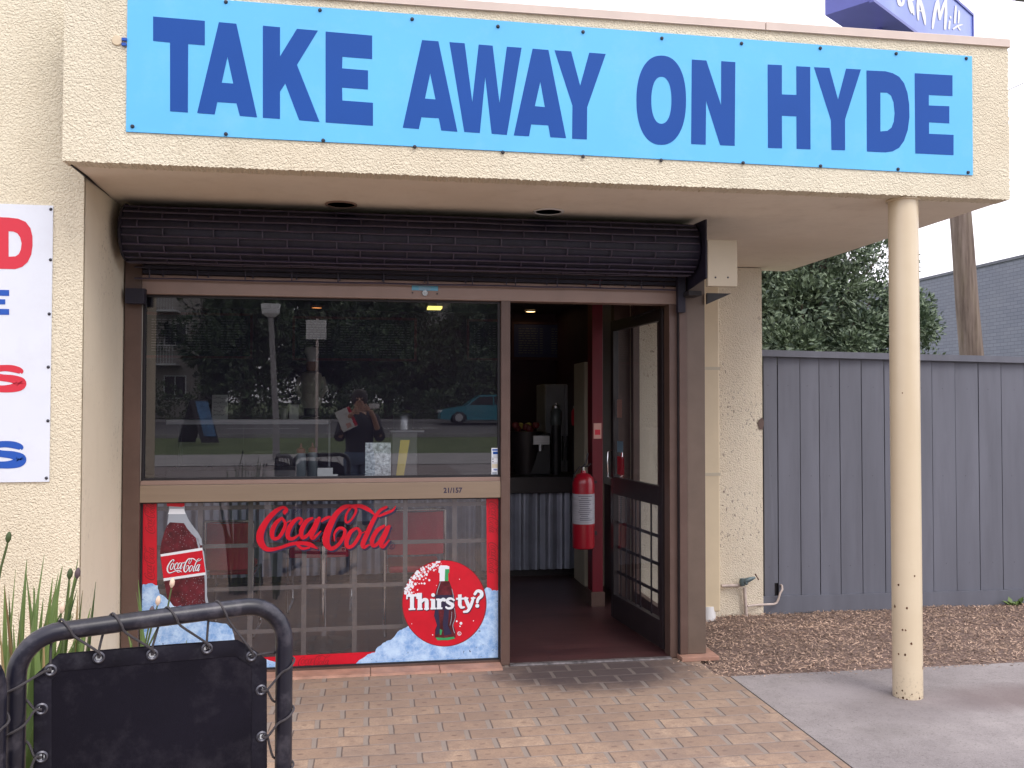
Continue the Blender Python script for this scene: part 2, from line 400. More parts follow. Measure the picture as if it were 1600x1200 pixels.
def mat_brick():
    m, t, b = newmat('clay_pavers'); v = coords(t); sp = t.nodes.new('ShaderNodeSeparateXYZ')
    wob = N(t, 'ShaderNodeTexNoise', Scale=7.0, Detail=3.0); t.links.new(v, wob.inputs['Vector'])
    ad = t.nodes.new('ShaderNodeVectorMath'); ad.operation = 'MULTIPLY_ADD'; t.links.new(wob.outputs['Color'], ad.inputs[0]); ad.inputs[1].default_value = (.012, .012, 0); t.links.new(v, ad.inputs[2])
    t.links.new(ad.outputs[0], sp.inputs[0])
    BW, RH = .236, .124
    yy = math_(t, 'DIVIDE', sp.outputs[1], RH); row = math_(t, 'FLOOR', yy)
    xx = math_(t, 'ADD', math_(t, 'DIVIDE', sp.outputs[0], BW), math_(t, 'MULTIPLY', row, .5)); colm = math_(t, 'FLOOR', xx)
    fx = math_(t, 'SUBTRACT', xx, colm); fy = math_(t, 'SUBTRACT', yy, row)
    ex = math_(t, 'MINIMUM', fx, math_(t, 'SUBTRACT', 1.0, fx)); ey = math_(t, 'MINIMUM', fy, math_(t, 'SUBTRACT', 1.0, fy))
    cx = t.nodes.new('ShaderNodeCombineXYZ'); t.links.new(colm, cx.inputs[0]); t.links.new(row, cx.inputs[1])
    wn = t.nodes.new('ShaderNodeTexWhiteNoise'); wn.noise_dimensions = '2D'; t.links.new(cx.outputs[0], wn.inputs['Vector'])
    base = mixc(t, wn.outputs['Value'], (.36, .245, .17), (.54, .39, .275))
    base = mixc(t, math_(t, 'MULTIPLY', ramp(t, noise(t, v, 17, 6, .75), .42, .62), .75), base, (.30, .205, .15))
    base = mixc(t, math_(t, 'MULTIPLY', ramp(t, noise(t, v, 95, 4, .7), .48, .66), .6), base, (.20, .135, .105))
    # grime: general, and darker where feet come out of the doorway
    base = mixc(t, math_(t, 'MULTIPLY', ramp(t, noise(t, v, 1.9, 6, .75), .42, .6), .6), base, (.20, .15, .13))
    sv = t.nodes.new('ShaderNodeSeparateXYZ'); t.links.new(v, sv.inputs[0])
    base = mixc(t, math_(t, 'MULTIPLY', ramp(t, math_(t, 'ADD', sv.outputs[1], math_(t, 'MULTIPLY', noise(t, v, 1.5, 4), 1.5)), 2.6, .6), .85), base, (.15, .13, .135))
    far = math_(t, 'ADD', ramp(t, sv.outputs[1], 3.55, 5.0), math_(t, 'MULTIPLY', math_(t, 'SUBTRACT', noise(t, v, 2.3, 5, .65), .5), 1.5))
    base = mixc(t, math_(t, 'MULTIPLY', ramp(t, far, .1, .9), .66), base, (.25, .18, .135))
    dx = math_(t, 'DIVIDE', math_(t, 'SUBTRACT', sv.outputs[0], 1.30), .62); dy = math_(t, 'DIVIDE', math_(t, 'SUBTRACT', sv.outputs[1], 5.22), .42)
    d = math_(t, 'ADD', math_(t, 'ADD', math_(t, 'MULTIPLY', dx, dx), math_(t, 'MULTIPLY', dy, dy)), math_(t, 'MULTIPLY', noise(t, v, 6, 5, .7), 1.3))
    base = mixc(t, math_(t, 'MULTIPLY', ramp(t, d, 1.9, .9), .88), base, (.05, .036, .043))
    # small dimples of the wirecut face
    for ox in (.27, .73):
        ddx = math_(t, 'MULTIPLY', math_(t, 'SUBTRACT', fx, ox), BW/.016); ddy = math_(t, 'MULTIPLY', math_(t, 'SUBTRACT', fy, .5), RH/.009)
        dd = math_(t, 'ADD', math_(t, 'MULTIPLY', ddx, ddx), math_(t, 'MULTIPLY', ddy, ddy))
        base = mixc(t, math_(t, 'MULTIPLY', ramp(t, dd, 1.2, .4), math_(t, 'MULTIPLY', ramp(t, noise(t, v, 9, 2), .35, .6), .6)), base, (.13, .08, .065))
    hj = ramp(t, ex, .068, .05); hl = ramp(t, math_(t, 'ABSOLUTE', math_(t, 'SUBTRACT', fx, .05)), .022, .010)
    bj = ramp(t, ey, .07, .03)
    grout = mixc(t, hl, (.27, .23, .20), (.09, .07, .065))
    c = mixc(t, math_(t, 'MULTIPLY', hj, .85), base, grout); c = mixc(t, math_(t, 'MULTIPLY', bj, .6), c, mixc(t, ramp(t, noise(t, v, 5, 3), .4, .6), (.30, .25, .225), (.15, .115, .10)))
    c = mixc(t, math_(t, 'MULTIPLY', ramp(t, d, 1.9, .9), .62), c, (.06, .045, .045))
    t.links.new(c, b.inputs['Base Color']); b.inputs['Roughness'].default_value = .75
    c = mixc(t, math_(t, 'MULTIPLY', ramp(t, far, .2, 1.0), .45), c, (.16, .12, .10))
    c = mixc(t, math_(t, 'MULTIPLY', ramp(t, ey, .022, .008), math_(t, 'MULTIPLY', ramp(t, noise(t, v, 4, 3), .35, .6), .75)), c, (.08, .055, .05))
    h = math_(t, 'SUBTRACT', 1.0, math_(t, 'MAXIMUM', math_(t, 'MULTIPLY', hj, .9), math_(t, 'MULTIPLY', bj, .7)))
    n1 = bump(t, None, h, .7, .004); bump(t, b, noise(t, v, 60, 5, .7), .4, .004, n1); return m
PCX0 = W(1415.5, 780, Y=4.475).x
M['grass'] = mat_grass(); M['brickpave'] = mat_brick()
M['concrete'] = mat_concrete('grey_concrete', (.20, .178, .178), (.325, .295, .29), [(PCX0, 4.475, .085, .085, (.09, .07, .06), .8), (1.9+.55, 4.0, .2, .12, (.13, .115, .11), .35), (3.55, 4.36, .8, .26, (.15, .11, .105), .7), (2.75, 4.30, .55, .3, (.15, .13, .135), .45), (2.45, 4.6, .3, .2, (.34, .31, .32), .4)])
M['pathpale'] = mat_concrete('pale_concrete', (.26, .25, .25), (.34, .33, .32))
M['asphalt'] = mat_concrete('asphalt', (.05, .05, .055), (.07, .07, .075))
mb = MB()
ys = [-220, -60, -33, -25, -17.3, -13, 4.9, 6.95, 9, 220]
for a, b in zip(ys, ys[1:]):
    da, db = -.03, -.03
    mb.quad((-200, a, gz(a)+da), (200, a, gz(a)+da), (200, b, gz(b)+db), (-200, b, gz(b)+db))
mb.build('ground', M['grass'], kind='structure')
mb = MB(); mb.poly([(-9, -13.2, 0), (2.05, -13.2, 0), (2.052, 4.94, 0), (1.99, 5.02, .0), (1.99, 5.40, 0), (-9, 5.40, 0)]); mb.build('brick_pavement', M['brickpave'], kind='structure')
mb = MB(); mb.prism([(2.058, -13.2, .002), (12, -13.2, .002), (12, 4.952, .002), (2.058, 4.952, .002)], (0, 0, -.06)); mb.build('concrete_path', M['concrete'], kind='structure')
strip('footpath', M['pathpale'], -60, 60, [-17.3, -13.2], .01)
strip('road', M['asphalt'], -120, 120, [-33, -25], .004)
mb = MB()
for x in range(-60, 60, 6): mb.quad((x, -29.05, gz(-29.05)+.009), (x+3, -29.05, gz(-29.05)+.009), (x+3, -28.9, gz(-28.9)+.009), (x, -28.9, gz(-28.9)+.009))
mb.build('road_marking', M['white'], kind='structure')
mb = MB()
for (a, b) in ((-25.0, -24.85), (-33.15, -33.0)): mb.box(-120, 120, a, b, gz(a)-.1, gz(a)+.12)
mb.build('kerb', M['pathpale'], kind='structure')
# mulch bed: brown litter sheet and several thousand wood chips lying on it
M['mulchbase'] = pm('mulch_litter', (.17, .115, .095), .95, var=.5, vs=45, bmp=1, bs=70)
M['chip'] = pm('wood_chip', (.37, .26, .195), .85, var=.3, vs=1.2, island=.7)
mb = MB(); nx = 60; ny = 26
xs = [2.0+(9.5-2.0)*i/nx for i in range(nx+1)]; yy = [4.95+(7.05-4.95)*j/ny for j in range(ny+1)]
def mz(x, y): return gz(y) + .012*math.sin(x*5.3+y*3)*math.sin(y*7-x*2)*min(1, (y-4.95)*5) - .006
vid = [[None]*(ny+1) for _ in range(nx+1)]
mb.add([(x, y, mz(x, y)) for x in xs for y in yy], [(i*(ny+1)+j, (i+1)*(ny+1)+j, (i+1)*(ny+1)+j+1, i*(ny+1)+j+1) for i in range(nx) for j in range(ny)])
mb.quad((1.99, 4.95, -.004), (2.058, 4.95, -.004), (2.058, 5.6, -.04), (1.99, 5.6, -.04))
mb.build('mulch_bed', M['mulchbase'], smooth=True, kind='structure')
mb = MB(); rnd = random.Random(3)
def chip(x, y, l, wd, z):
    a = rnd.uniform(0, math.pi); tl = rnd.uniform(-.5, .5); t2 = rnd.uniform(-.4, .4)
    Mx = Matrix.Translation((x, y, z)) @ Matrix.Rotation(a, 4, 'Z') @ Matrix.Rotation(tl, 4, 'Y') @ Matrix.Rotation(t2, 4, 'X')
    h = wd*rnd.uniform(.15, .35); k = rnd.uniform(.5, 1)
    vs = [Mx @ Vector(p) for p in ((-l, -wd, 0), (l*k, -wd*k, 0), (l, wd*.6, 0), (-l*.8, wd, 0), (-l, -wd, h), (l*k, -wd*k, h), (l, wd*.6, h), (-l*.8, wd, h))]
    mb.add(vs, [(4, 5, 6, 7), (0, 1, 5, 4), (1, 2, 6, 5), (2, 3, 7, 6), (3, 0, 4, 7)])
for i in range(25000):
    x = rnd.uniform(2.02, 6.6); y = rnd.uniform(4.965, 6.98)
    if x < 2.12 and y > 5.3: continue
    if x > 2.1 and y < 5.05 and rnd.random() < .35: continue
    big = rnd.random() < .04; l = rnd.uniform(.005, .016)*(2.6 if big else 1)
    chip(x, y, l, rnd.uniform(.0018, .0046), mz(x, y)+rnd.uniform(.001, .016))
for i in range(130):
    x = rnd.uniform(2.1, 5.5); y = 4.95-abs(rnd.gauss(0, .035)); chip(x, y, rnd.uniform(.004, .01), .003, .004)
for i in range(110):
    x = 2.0+rnd.gauss(0, .07); y = rnd.uniform(4.95, 5.35); chip(min(x, 2.1), y, rnd.uniform(.004, .01), .003, .003)
tag(mb.build('wood_chips', M['chip']), 'brown wood chip mulch spread along the foot of the grey fence', 'mulch', kind='stuff')

# ================================================================== SHOP BUILDING
GL = 5.42          # glass plane
SX0, SX1 = -1.385, 3.424; FY = 4.375; SOF = 2.674; CT = 3.535
shop = thing('shop_building', (SX0, 5.39, 0), 'cream stucco takeaway shop with a deep flat canopy over its glazed front', 'shop')
mb = MB(); mb.box(-7, SX0, 4.66, 5.46, -.02, 7.0); mb.build('wall', M['stucco'], shop)
mb = MB(); mb.box(-7, SX0, 5.461, 11, 2.80, 7.0); mb.box(-7, -2.9, 5.461, 11, -.02, 2.799); mb.build('wall', M['stucco'], shop)
# smooth rendered return beside the window, 4 mm proud of the wall end
mb = MB(); mb.quad((SX0+.004, 4.668, 0), (SX0+.004, 5.40, 0), (SX0+.004, 5.40, SOF-.004), (SX0+.004, 4.668, SOF-.004)); mb.build('return_wall', M['render'], shop)
# side wall and rear wall outside, right of the shopfront
mb = MB(); mb.box(2.03, 3.125, 6.85, 10.9, -.2, SOF-.006); mb.build('wall', M['stucco_spot'], shop)
# glazed return of the shopfront, at right angles to the street
mb = MB()
for y0, y1 in ((5.475, 5.53), (6.14, 6.19), (6.78, 6.845)): mb.box(2.03, 2.08, y0, y1, .01, SOF-.02)
for y0, y1 in ((5.531, 6.139), (6.191, 6.779)): mb.box(2.035, 2.075, y0, y1, .01, .12); mb.box(2.035, 2.075, y0, y1, 2.2, SOF-.02)
sf = mb.build('side_window', M['brown'], shop)
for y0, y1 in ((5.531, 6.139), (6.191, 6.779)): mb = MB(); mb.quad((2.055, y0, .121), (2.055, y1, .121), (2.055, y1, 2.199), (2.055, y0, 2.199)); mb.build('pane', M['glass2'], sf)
mb = MB(); rr = random.Random(5)
c = W(1189, 663, Y=6.845)
mb.poly([c+Vector((.03*math.cos(a*.6)*rr.uniform(.5, 1.0), -.003, .055*math.sin(a*.6)*rr.uniform(.6, 1.1))) for a in range(10)])
mb.build('damage_patch', M['brown'], shop)
# canopy: fascia with a ragged stucco arris, soffit, right cheek
rr = random.Random(11)
def ragged(x0, x1, z, amp, n): return [(x0+(x1-x0)*i/n, z+rr.uniform(-amp, amp*.6)*(1 if i % 3 else .3)) for i in range(n+1)]
bt = ragged(SX0-.012, SX1, SOF, .0045, 700)
right = [(SX1+rr.uniform(-.004, .004), SOF+.02+(CT-SOF-.03)*i/90) for i in range(91)]
outl = [Vector((x, FY, z)) for x, z in bt] + [Vector((x, FY, z)) for x, z in right] + [Vector((SX1, FY, CT)), Vector((SX0-.012, FY, CT))]
mb = MB(); mb.prism(outl, (0, .10, 0)); can = mb.build('canopy', M['stucco'], shop)
mb = MB(); mb.box(SX1-.10, SX1-.004, FY+.102, 7.0, SOF+.004, CT); mb.box(SX0+.01, SX1-.1, FY+.102, 11, CT-.12, CT-.02); mb.split('canopy_cheek', M['stucco'], can)
mb = MB(); mb.box(SX0+.001, SX1-.004, FY+.101, 7.02, SOF+.001, SOF+.055); mb.build('soffit', M['soffit'], can)
tz = W(1575, 57, Y=FY).z; tz2 = W(700, 3, Y=FY).z
mb = MB()
for x0, x1 in ((SX0-.012, -.3), (-.297, 2.02), (2.024, SX1+.006)):
    mb.add([(x0, FY-.012, CT-.03), (x1, FY-.012, CT-.03), (x1, FY+.15, CT-.03), (x0, FY+.15, CT-.03), (x0, FY-.012, CT+.014), (x1, FY-.012, CT+.014), (x1, FY+.15, CT+.03), (x0, FY+.15, CT+.03)],
           [(0, 1, 2, 3), (4, 5, 6, 7), (0, 1, 5, 4), (1, 2, 6, 5), (2, 3, 7, 6), (3, 0, 4, 7)])
M['coping'] = pm('coping_paint', (.62, .52, .46), .5, var=.06); mb.split('coping', M['coping'], can, bev=.003)
# cracks and cobweb where canopy and wall meet
mb = MB(); mb.tube([(SX0+.008, 4.44, SOF-.004), (SX0+.012, 4.66, SOF-.004), (SX0+.012, 4.84, SOF-.006), (SX0+.009, 5.05, SOF-.004)], [.004, .007, .003, .001], 6); mb.build('dark_joint', M['black'], can)
# two-storey block behind is out of frame; roof of the shop
# ---------------- shop front joinery
PX0 = W(205, 700, Y=5.39).x; WX0 = W(221, 620, Y=5.39).x; MX0 = W(783, 620, Y=5.37).x; MX1 = W(797, 620, Y=5.37).x
JX0 = W(1046, 700, Y=5.37).x; JX1 = W(1062, 700, Y=5.37).x
HZ0 = W(700, 468.5, Y=5.37).z; HZ1 = W(700, 440, Y=5.37).z
TZ0 = W(500, 781.5, Y=5.375).z; TZ1 = W(500, 748.5, Y=5.375).z; TZ1b = W(500, 755.5, Y=5.375).z; BZ = W(790, 1031.0, Y=5.39).z
front = MB(); front.mat(M['brown']).box(SX0+.012, WX0, 5.372, 5.47, .002, 2.42)
front.mat(M['brown']).box(MX0, MX1, 5.366, 5.47, .002, HZ0)
fr = front.split('window_frame', None, shop, bev=.002)[0]
mb = MB(); mb.box(WX0+.001, JX1+.02, 5.368, 5.47, HZ0, HZ1); mb.build('head_rail', M['headrail'], fr, bev=.003)
mb = MB(); mb.mat(M['bronze']).box(WX0+.001, MX0-.001, 5.373, 5.45, TZ0, TZ1b); mb.mat(M['headrail']).box(WX0+.001, MX0-.001, 5.38, 5.45, TZ1b+.001, TZ1); mb.build('transom', None, fr, bev=.002)
mb = MB(); mb.mat(M['brown']).box(WX0+.001, MX0-.001, 5.385, 5.45, .015, BZ); mb.build('bottom_rail', None, fr)
# upper light above the head rail, behind the shutter
mb = MB(); mb.box(SX0+.01, 2.09, 5.40, 5.46, HZ1+.14, SOF); mb.build('bulkhead', M['black'], shop)
# dark gaskets
gk = MB()
def gasket(x0, x1, z0, z1, w=.008):
    y0, y1 = 5.405, 5.425
    gk.box(x0, x1, y0, y1, z1-w, z1); gk.box(x0, x1, y0, y1, z0, z0+w); gk.box(x0, x0+w, y0, y1, z0+w, z1-w); gk.box(x1-w, x1, y0, y1, z0+w, z1-w)
gasket(WX0+.002, MX0-.002, TZ1+.001, HZ0-.001, .012); gasket(WX0+.002, MX0-.002, BZ+.001, TZ0-.001)
gk.build('gasket', M['black'], fr)
mb = MB(); mb.box(WX0+.0035, WX0+.0065, 5.370, 5.376, TZ1, HZ0); mb.build('trim', M['steel'], fr)
# right jamb group: channel, brown post, wide taupe post
ja = MB(); ja.mat(M['brown']).box(JX0, JX1, 5.366, 5.47, .002, HZ0-.001)
P1, P2, P3 = W(1062, 700, Y=5.33).x, W(1074, 700, Y=5.33).x, W(1102.5, 700, Y=5.33).x
ja.mat(M['brown']).box(P1+.001, P2, 5.33, 5.47, .03, 2.36); ja.mat(M['brown2']).box(P2+.001, P3, 5.336, 5.47, .03, 2.40)
ja.mat(M['black']).box(P1-.004, P1+.0, 5.335, 5.37, .01, 2.3)
dp = ja.build('door_jamb', None, shop, bev=.002)
mb = MB(); a = W(1056, 420, Y=5.30); mb.box(P1-.02, P1+.028, 5.295, 5.33, 2.13, 2.40); mb.box(SX0+.03, WX0+.028, 5.31, 5.365, 2.125, 2.21); mb.split('guide_bracket', M['shutter'], dp)
mb = MB(); mb.box(P1-.01, P3+.06, 5.27, 5.46, .0, .028); M['terra'] = pm('terracotta_tile', (.36, .2, .145), .75, var=.25, vs=9, bmp=.3, bs=60, dirt=(.2, .15, .13), dirt_amt=.5, island=.15); mb.build('plinth', M['terra'], shop, bev=.004)
# tile sill below the window
mb = MB(); x = SX0+.01
for L in (.42, .50, .47, .40, .42):
    x1 = min(x+L, MX0-.0); mb.add([(x+.002, 5.27, .0), (x1-.002, 5.27, .0), (x1-.002, 5.385, .0), (x+.002, 5.385, .0), (x+.002, 5.275, .013), (x1-.002, 5.275, .013), (x1-.002, 5.385, .017), (x+.002, 5.385, .017)],
        [(4, 5, 6, 7), (0, 1, 5, 4), (1, 2, 6, 5), (3, 0, 4, 7), (2, 3, 7, 6)]); x = x1
mb.build('sill_tile', M['terra'], shop)
mb = MB(); mb.box(MX1, JX0, 5.34, 5.375, .001, .011); M['threshold'] = pm('worn_aluminium', (.35, .33, .34), .45, metal=.8, var=.5, vs=30); mb.build('threshold', M['threshold'], shop)
# glass
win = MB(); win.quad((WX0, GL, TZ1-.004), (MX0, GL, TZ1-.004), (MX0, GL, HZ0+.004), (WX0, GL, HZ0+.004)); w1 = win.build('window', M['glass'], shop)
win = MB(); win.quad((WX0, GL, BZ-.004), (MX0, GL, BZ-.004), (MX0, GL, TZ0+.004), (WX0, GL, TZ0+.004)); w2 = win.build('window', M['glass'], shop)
w1['label'] = 'upper shop window with dark reflections'; w2['label'] = 'lower shop window with printed soft drink decals'
# security grille right behind the lower glass
gr = MB(); M['grille'] = pm('grille_bar', (.12, .10, .095), .5, var=.15)
for px in (241, 312, 391, 475, 554, 633, 710, 770): x = W(px, 900, Y=5.45).x; gr.box(x-.014, x+.014, 5.447, 5.452, BZ, TZ0)
for py in (790, 848.5, 914.5, 981): z = W(560, py, Y=5.455).z; gr.box(WX0, MX0, 5.453, 5.458, z-.012, z+.012)
gr.build('security_grille', M['grille'], w2)

# ---------------- decals on the lower window
def PG(k): return lambda px, py: W(px, py, Y=GL-.0025-.00035*k)
def C5(k):
    f = PG(k); return lambda u, v: f(200+u/2.6667, 760+v/2.6667)
def poly_px(mb, pts, fn): return mb.poly([fn(*p) for p in pts])
LOGO = [
 [(385,200,20),(388,172,26),(345,152,30),(262,200,50),(172,300,60),(112,420,76),(115,510,74),(165,580,52),(240,590,38),(330,568,32),(440,532,36),(560,525,40),(640,545,46),(705,582,14)],
 [(500,545,30),(548,580,30),(620,572,20)],
 [(365,210,34),(360,195,30),(372,180,20)],
 [(335,262,28),(275,315,44),(235,400,50),(243,470,40),(295,472,34),(345,405,38),(372,325,34),(345,270,26)],
 [(365,330,12),(400,305,12),(425,285,12)],
 [(522,322,28),(545,282,28),(508,265,30),(448,312,46),(402,398,50),(402,465,44),(450,478,34),(520,432,18),(560,390,12)],
 [(650,265,28),(590,300,44),(540,395,50),(550,465,40),(602,442,34),(660,362,30),(695,282,32)],
 [(725,262,34),(684,360,46),(646,442,46),(666,472,34),(742,400,14)],
 [(748,300,16),(782,272,34),(832,250,26)],
 [(1062,142,26),(1020,200,22),(1000,260,26),(1008,308,22),(1052,288,22),(1100,215,24),(1106,165,28),(1060,140,34),(980,152,46),(902,222,56),(842,330,66),(802,440,76),(800,530,70),(850,582,44),(922,542,36),(982,452,36),(988,384,34),(932,368,30),(884,425,22),(885,500,12)],
 [(1060,140,30),(1150,138,40),(1222,166,44),(1275,202,28),(1318,246,12)],
 [(1112,368,28),(1052,408,42),(1010,500,48),(1022,562,40),(1072,552,34),(1120,490,36),(1152,420,34),(1130,372,26)],
 [(1150,432,10),(1205,402,10)],
 [(1425,148,26),(1352,190,34),(1282,300,46),(1222,430,50),(1180,530,50),(1192,566,38),(1245,540,16)],
 [(1345,245,18),(1420,212,30),(1490,182,24),(1522,138,8)],
 [(1400,345,28),(1332,390,44),(1280,480,48),(1282,548,40),(1332,532,34),(1392,440,30),(1432,360,34)],
 [(1452,350,34),(1412,440,46),(1370,530,46),(1392,562,34),(1456,490,14)]]
def logo(mb, fn, k=1.0, w=1.0):
    mb.ek = 0
    for st in LOGO: mb.ribbon([(a, b, c*w) for a, b, c in st], fn, sub=5)
def L4(k):
    f = PG(k); return lambda u, v: f(390+u/6.6667, 770+v/6.6667)
def L4s(k):
    f = PG(k); return lambda u, v: f(390+(u+15)/6.6667, 770+(v+17)/6.6667)
mb = MB(); mb.mat(M['decaldark']); logo(mb, L4s(6), w=1.02); mb.mat(M['decalred']); logo(mb, L4(8))
mb.mat(M['decaldark'])
mb.ribbon([(1480+34*math.cos(a*.5236), 552+34*math.sin(a*.5236), 5) for a in range(13)], L4(6), sub=2)
mb.ribbon([(1470,575,5),(1470,532,5),(1488,535,5),(1490,550,5),(1472,555,5),(1492,577,5)], L4(6), sub=2)
f0 = PG(6)
for st in ([(458,800,.9),(461,792,1)], [(457,793,.9),(463,792.5,1.2),(466,796,1.2),(462,800.5,1),(457,801,.8)], [(468,801,1),(470,796,1),(473,796.5,.7)], [(475,801,1),(476.5,796.5,1)], [(477.2,793.6,1),(477.4,793,1)], [(479,801,1),(480.5,796.5,1),(484,797,1),(482.5,801,1)], [(486,801,1),(488,792.5,1)], [(486.5,798.5,.8),(490.5,796.3,.8)], [(487.5,798.3,.8),(490.5,801,.8)]):
    mb.ribbon([(a, b, c) for a, b, c in st], f0, sub=2)
mb.build('logo', None, w2)['label'] = 'large red script logo'
# red border strips
mb = MB(); f1 = C5(1); mb.mat(M['decalred'])
poly_px(mb, [(55,72),(119,70),(121,420),(57,425)], f1); poly_px(mb, [(1493,44),(1552,43),(1552,450),(1496,450)], f1); poly_px(mb, [(560,712),(1034,688),(1034,742),(575,766)], f1)
def strip_logo(ox, oy, ang, s, fnk, w=.28):
    mb.ek = 0; f = C5(fnk); ca, sa = math.cos(ang), math.sin(ang)
    def g(u, v): u, v = (u-800)*s, (v-370)*s; return f(ox+u*ca-v*sa, oy+u*sa+v*ca)
    for st in LOGO: mb.ribbon([(a, b, max(16, c*w)) for a, b, c in st], g, sub=2)
mb.mat(M['decalmaroon'])
for (ox, oy, an, s) in ((92, 130, -math.pi/2, .095), (90, 320, -math.pi/2, .10), (1522, 130, math.pi/2, .095), (1522, 300, math.pi/2, .095), (775, 728, -.05, .095)): strip_logo(ox, oy, an, s, 3, .5)
for o in mb.split('border_decal', None, w2): o['label'] = 'red border strip with tone on tone script'
mb = MB(); mb.mat(M['ice']); f2 = C5(5); rr = random.Random(2)
def rough_line(pts, amp, n=4):
    out = []
    for (a, b), (c_, d_) in zip(pts, pts[1:]):
        for i in range(n): t_ = i/n; out.append((a+(c_-a)*t_+rr.uniform(-amp, amp), b+(d_-b)*t_+rr.uniform(-amp, amp)))
    out.append(pts[-1]); return out
poly_px(mb, rough_line([(56,412),(92,403),(122,412),(132,445),(165,470),(190,498),(240,500),(275,522),(330,565),(410,572),(432,595),(444,640),(520,702),(617,732)], 3) + [(617,764),(57,792)], f2)
poly_px(mb, rough_line([(942,745),(990,708),(1028,690),(1060,650),(1098,640),(1130,600),(1160,592),(1210,540),(1300,500),(1420,470),(1478,428),(1500,422),(1522,434),(1552,434)], 4) + [(1552,720),(1400,727)], f2)
for o in mb.split('ice_decal', None, w2): o['label'] = 'printed pale blue ice'
# big bottle on the left
mb = MB(); fb = PG(2); Bq = lambda k: (lambda u, v: W(200+u/4.2857, 760+v/4.2857, Y=GL-.0025-.00035*k))
mb.mat(M['cola'])
poly_px(mb, [(270,238),(385,238),(420,290),(470,345),(492,390),(498,432),(505,500),(520,582),(524,640),(524,720),(528,780),(548,840),(420,860),(290,850),(268,790),(258,720),(242,640),(232,590),(220,500),(214,440),(222,380),(245,300)], Bq(2))
mb.mat(M['glint']); poly_px(mb, [(275,132),(380,132),(382,165),(402,215),(432,262),(470,310),(492,350),(499,395),(484,392),(462,352),(425,315),(395,280),(376,246),(280,240),(262,262),(270,200)], Bq(3))
for pts in ([(500,430),(508,430),(528,600),(530,740),(552,835),(536,838),(516,760),(514,640)], [(455,345),(470,350),(486,425),(474,425)]): poly_px(mb, pts, Bq(3))
mb.mat(M['decalwhite']); poly_px(mb, [(280,150),(374,150),(386,185),(268,185)], Bq(4)); poly_px(mb, [(217,455),(498,410),(520,592),(239,634)], Bq(4))
mb.mat(M['decalred']); poly_px(mb, [(258,106),(378,108),(378,132),(360,138),(262,132)], Bq(4)); poly_px(mb, [(219,471),(498,428),(518,575),(237,616)], Bq(5))
mb.mat(M['decaldark'])
def bl(dx, dy, k):
    f = Bq(k); return lambda u, v: f(246+dx+u*.162-v*.000, 462+dy+v*.20-u*.006)
logo(mb, bl(3, 3, 6), w=.75); mb.mat(M['decalwhite']); logo(mb, bl(0, 0, 7), w=.8)
# beads of condensation
mb.mat(M['glint']); rr = random.Random(4); f = Bq(3)
for i in range(260):
    v_ = rr.uniform(250, 830); lab = 470 < v_ < 610
    if lab: continue
    t_ = rr.random()**.55; xl = 225 if v_ < 460 else 255; u = xl + (500 if v_ < 460 else 522 - (0))*t_ - xl*t_ - (60 if v_ < 330 else 0)*t_; s = rr.uniform(1.0, 2.6)
    mb.add([f(u+s*math.cos(a), v_+s*math.sin(a)) for a in (0, 1.26, 2.5, 3.77, 5.03)], [(0, 1, 2, 3, 4)])
mb.build('bottle_decal', None, w2)['label'] = 'printed large soft drink bottle'
# red disc
T5 = lambda k: (lambda u, v: W(610+u/6.6667, 860+v/6.6667, Y=GL-.0025-.00035*k))
mb = MB(); mb.mat(M['decalmaroon']); poly_px(mb, [(562+440*math.cos(a*math.pi/36), 552+450*math.sin(a*math.pi/36)) for a in range(72)], T5(6))
mb.mat(M['decalred']); poly_px(mb, [(560+431*math.cos(a*math.pi/36), 550+445*math.sin(a*math.pi/36)) for a in range(72)], T5(7))
mb.mat(M['decalwhite']); rr = random.Random(9)
for i in range(150):
    an = rr.uniform(3.35, 4.75); rad = 445 - abs(rr.gauss(0, 45)); s = rr.uniform(4, 16); cx, cy = 560+(rad-14)*math.cos(an), 550+rad*math.sin(an)
    if cx > 530: continue
    f = T5(8+i*.008); mb.add([f(cx+s*math.cos(a*1.05)*rr.uniform(.6, 1.2), cy+s*math.sin(a*1.05)*rr.uniform(.6, 1.2)) for a in range(6)], [tuple(range(6))])
for (cx, cy, s) in ((405,310,12),(355,345,12),(260,350,16),(690,738,10),(735,760,16),(725,790,8),(865,733,6),(440,880,7),(222,765,5),(480,365,5),(720,300,5)):
    f = T5(9); mb.add([f(cx+s*math.cos(a*1.05), cy+s*math.sin(a*1.05)) for a in range(6)], [tuple(range(6))])
mb.ribbon([(718+18*math.cos(a*.5236), 866+18*math.sin(a*.5236), 5) for a in range(13)], T5(9), sub=2); mb.ribbon([(712,876,4),(712,856,4),(724,860,4),(714,867,4),(725,877,4)], T5(9), sub=1)
# contour bottle on the disc
mb.mat(M['cola']); poly_px(mb, [(510,322),(612,322),(635,380),(655,440),(668,520),(672,600),(690,690),(655,780),(680,840),(680,905),(600,930),(500,928),(462,905),(465,830),(485,780),(455,680),(468,600),(462,520),(470,440),(490,380)], T5(10))
mb.mat(M['decaldark']); poly_px(mb, [(475,465),(665,465),(672,600),(610,620),(600,780),(640,870),(560,890),(545,760),(560,620),(500,620),(515,780),(520,860),(470,880),(485,780),(455,680),(468,600)], T5(11))
mb.mat(M['decalwhite']); poly_px(mb, [(508,165),(540,156),(585,157),(614,167),(614,232),(602,240),(604,318),(512,322),(514,240),(500,228)], T5(11))
mb.mat(M['green']); poly_px(mb, [(570,195),(614,195),(614,232),(602,240),(604,318),(566,320)], T5(12)); poly_px(mb, [(470,905),(560,912),(662,900),(672,918),(600,935),(490,935)], T5(12)); poly_px(mb, [(515,820),(540,830),(530,880),(515,880)], T5(12))
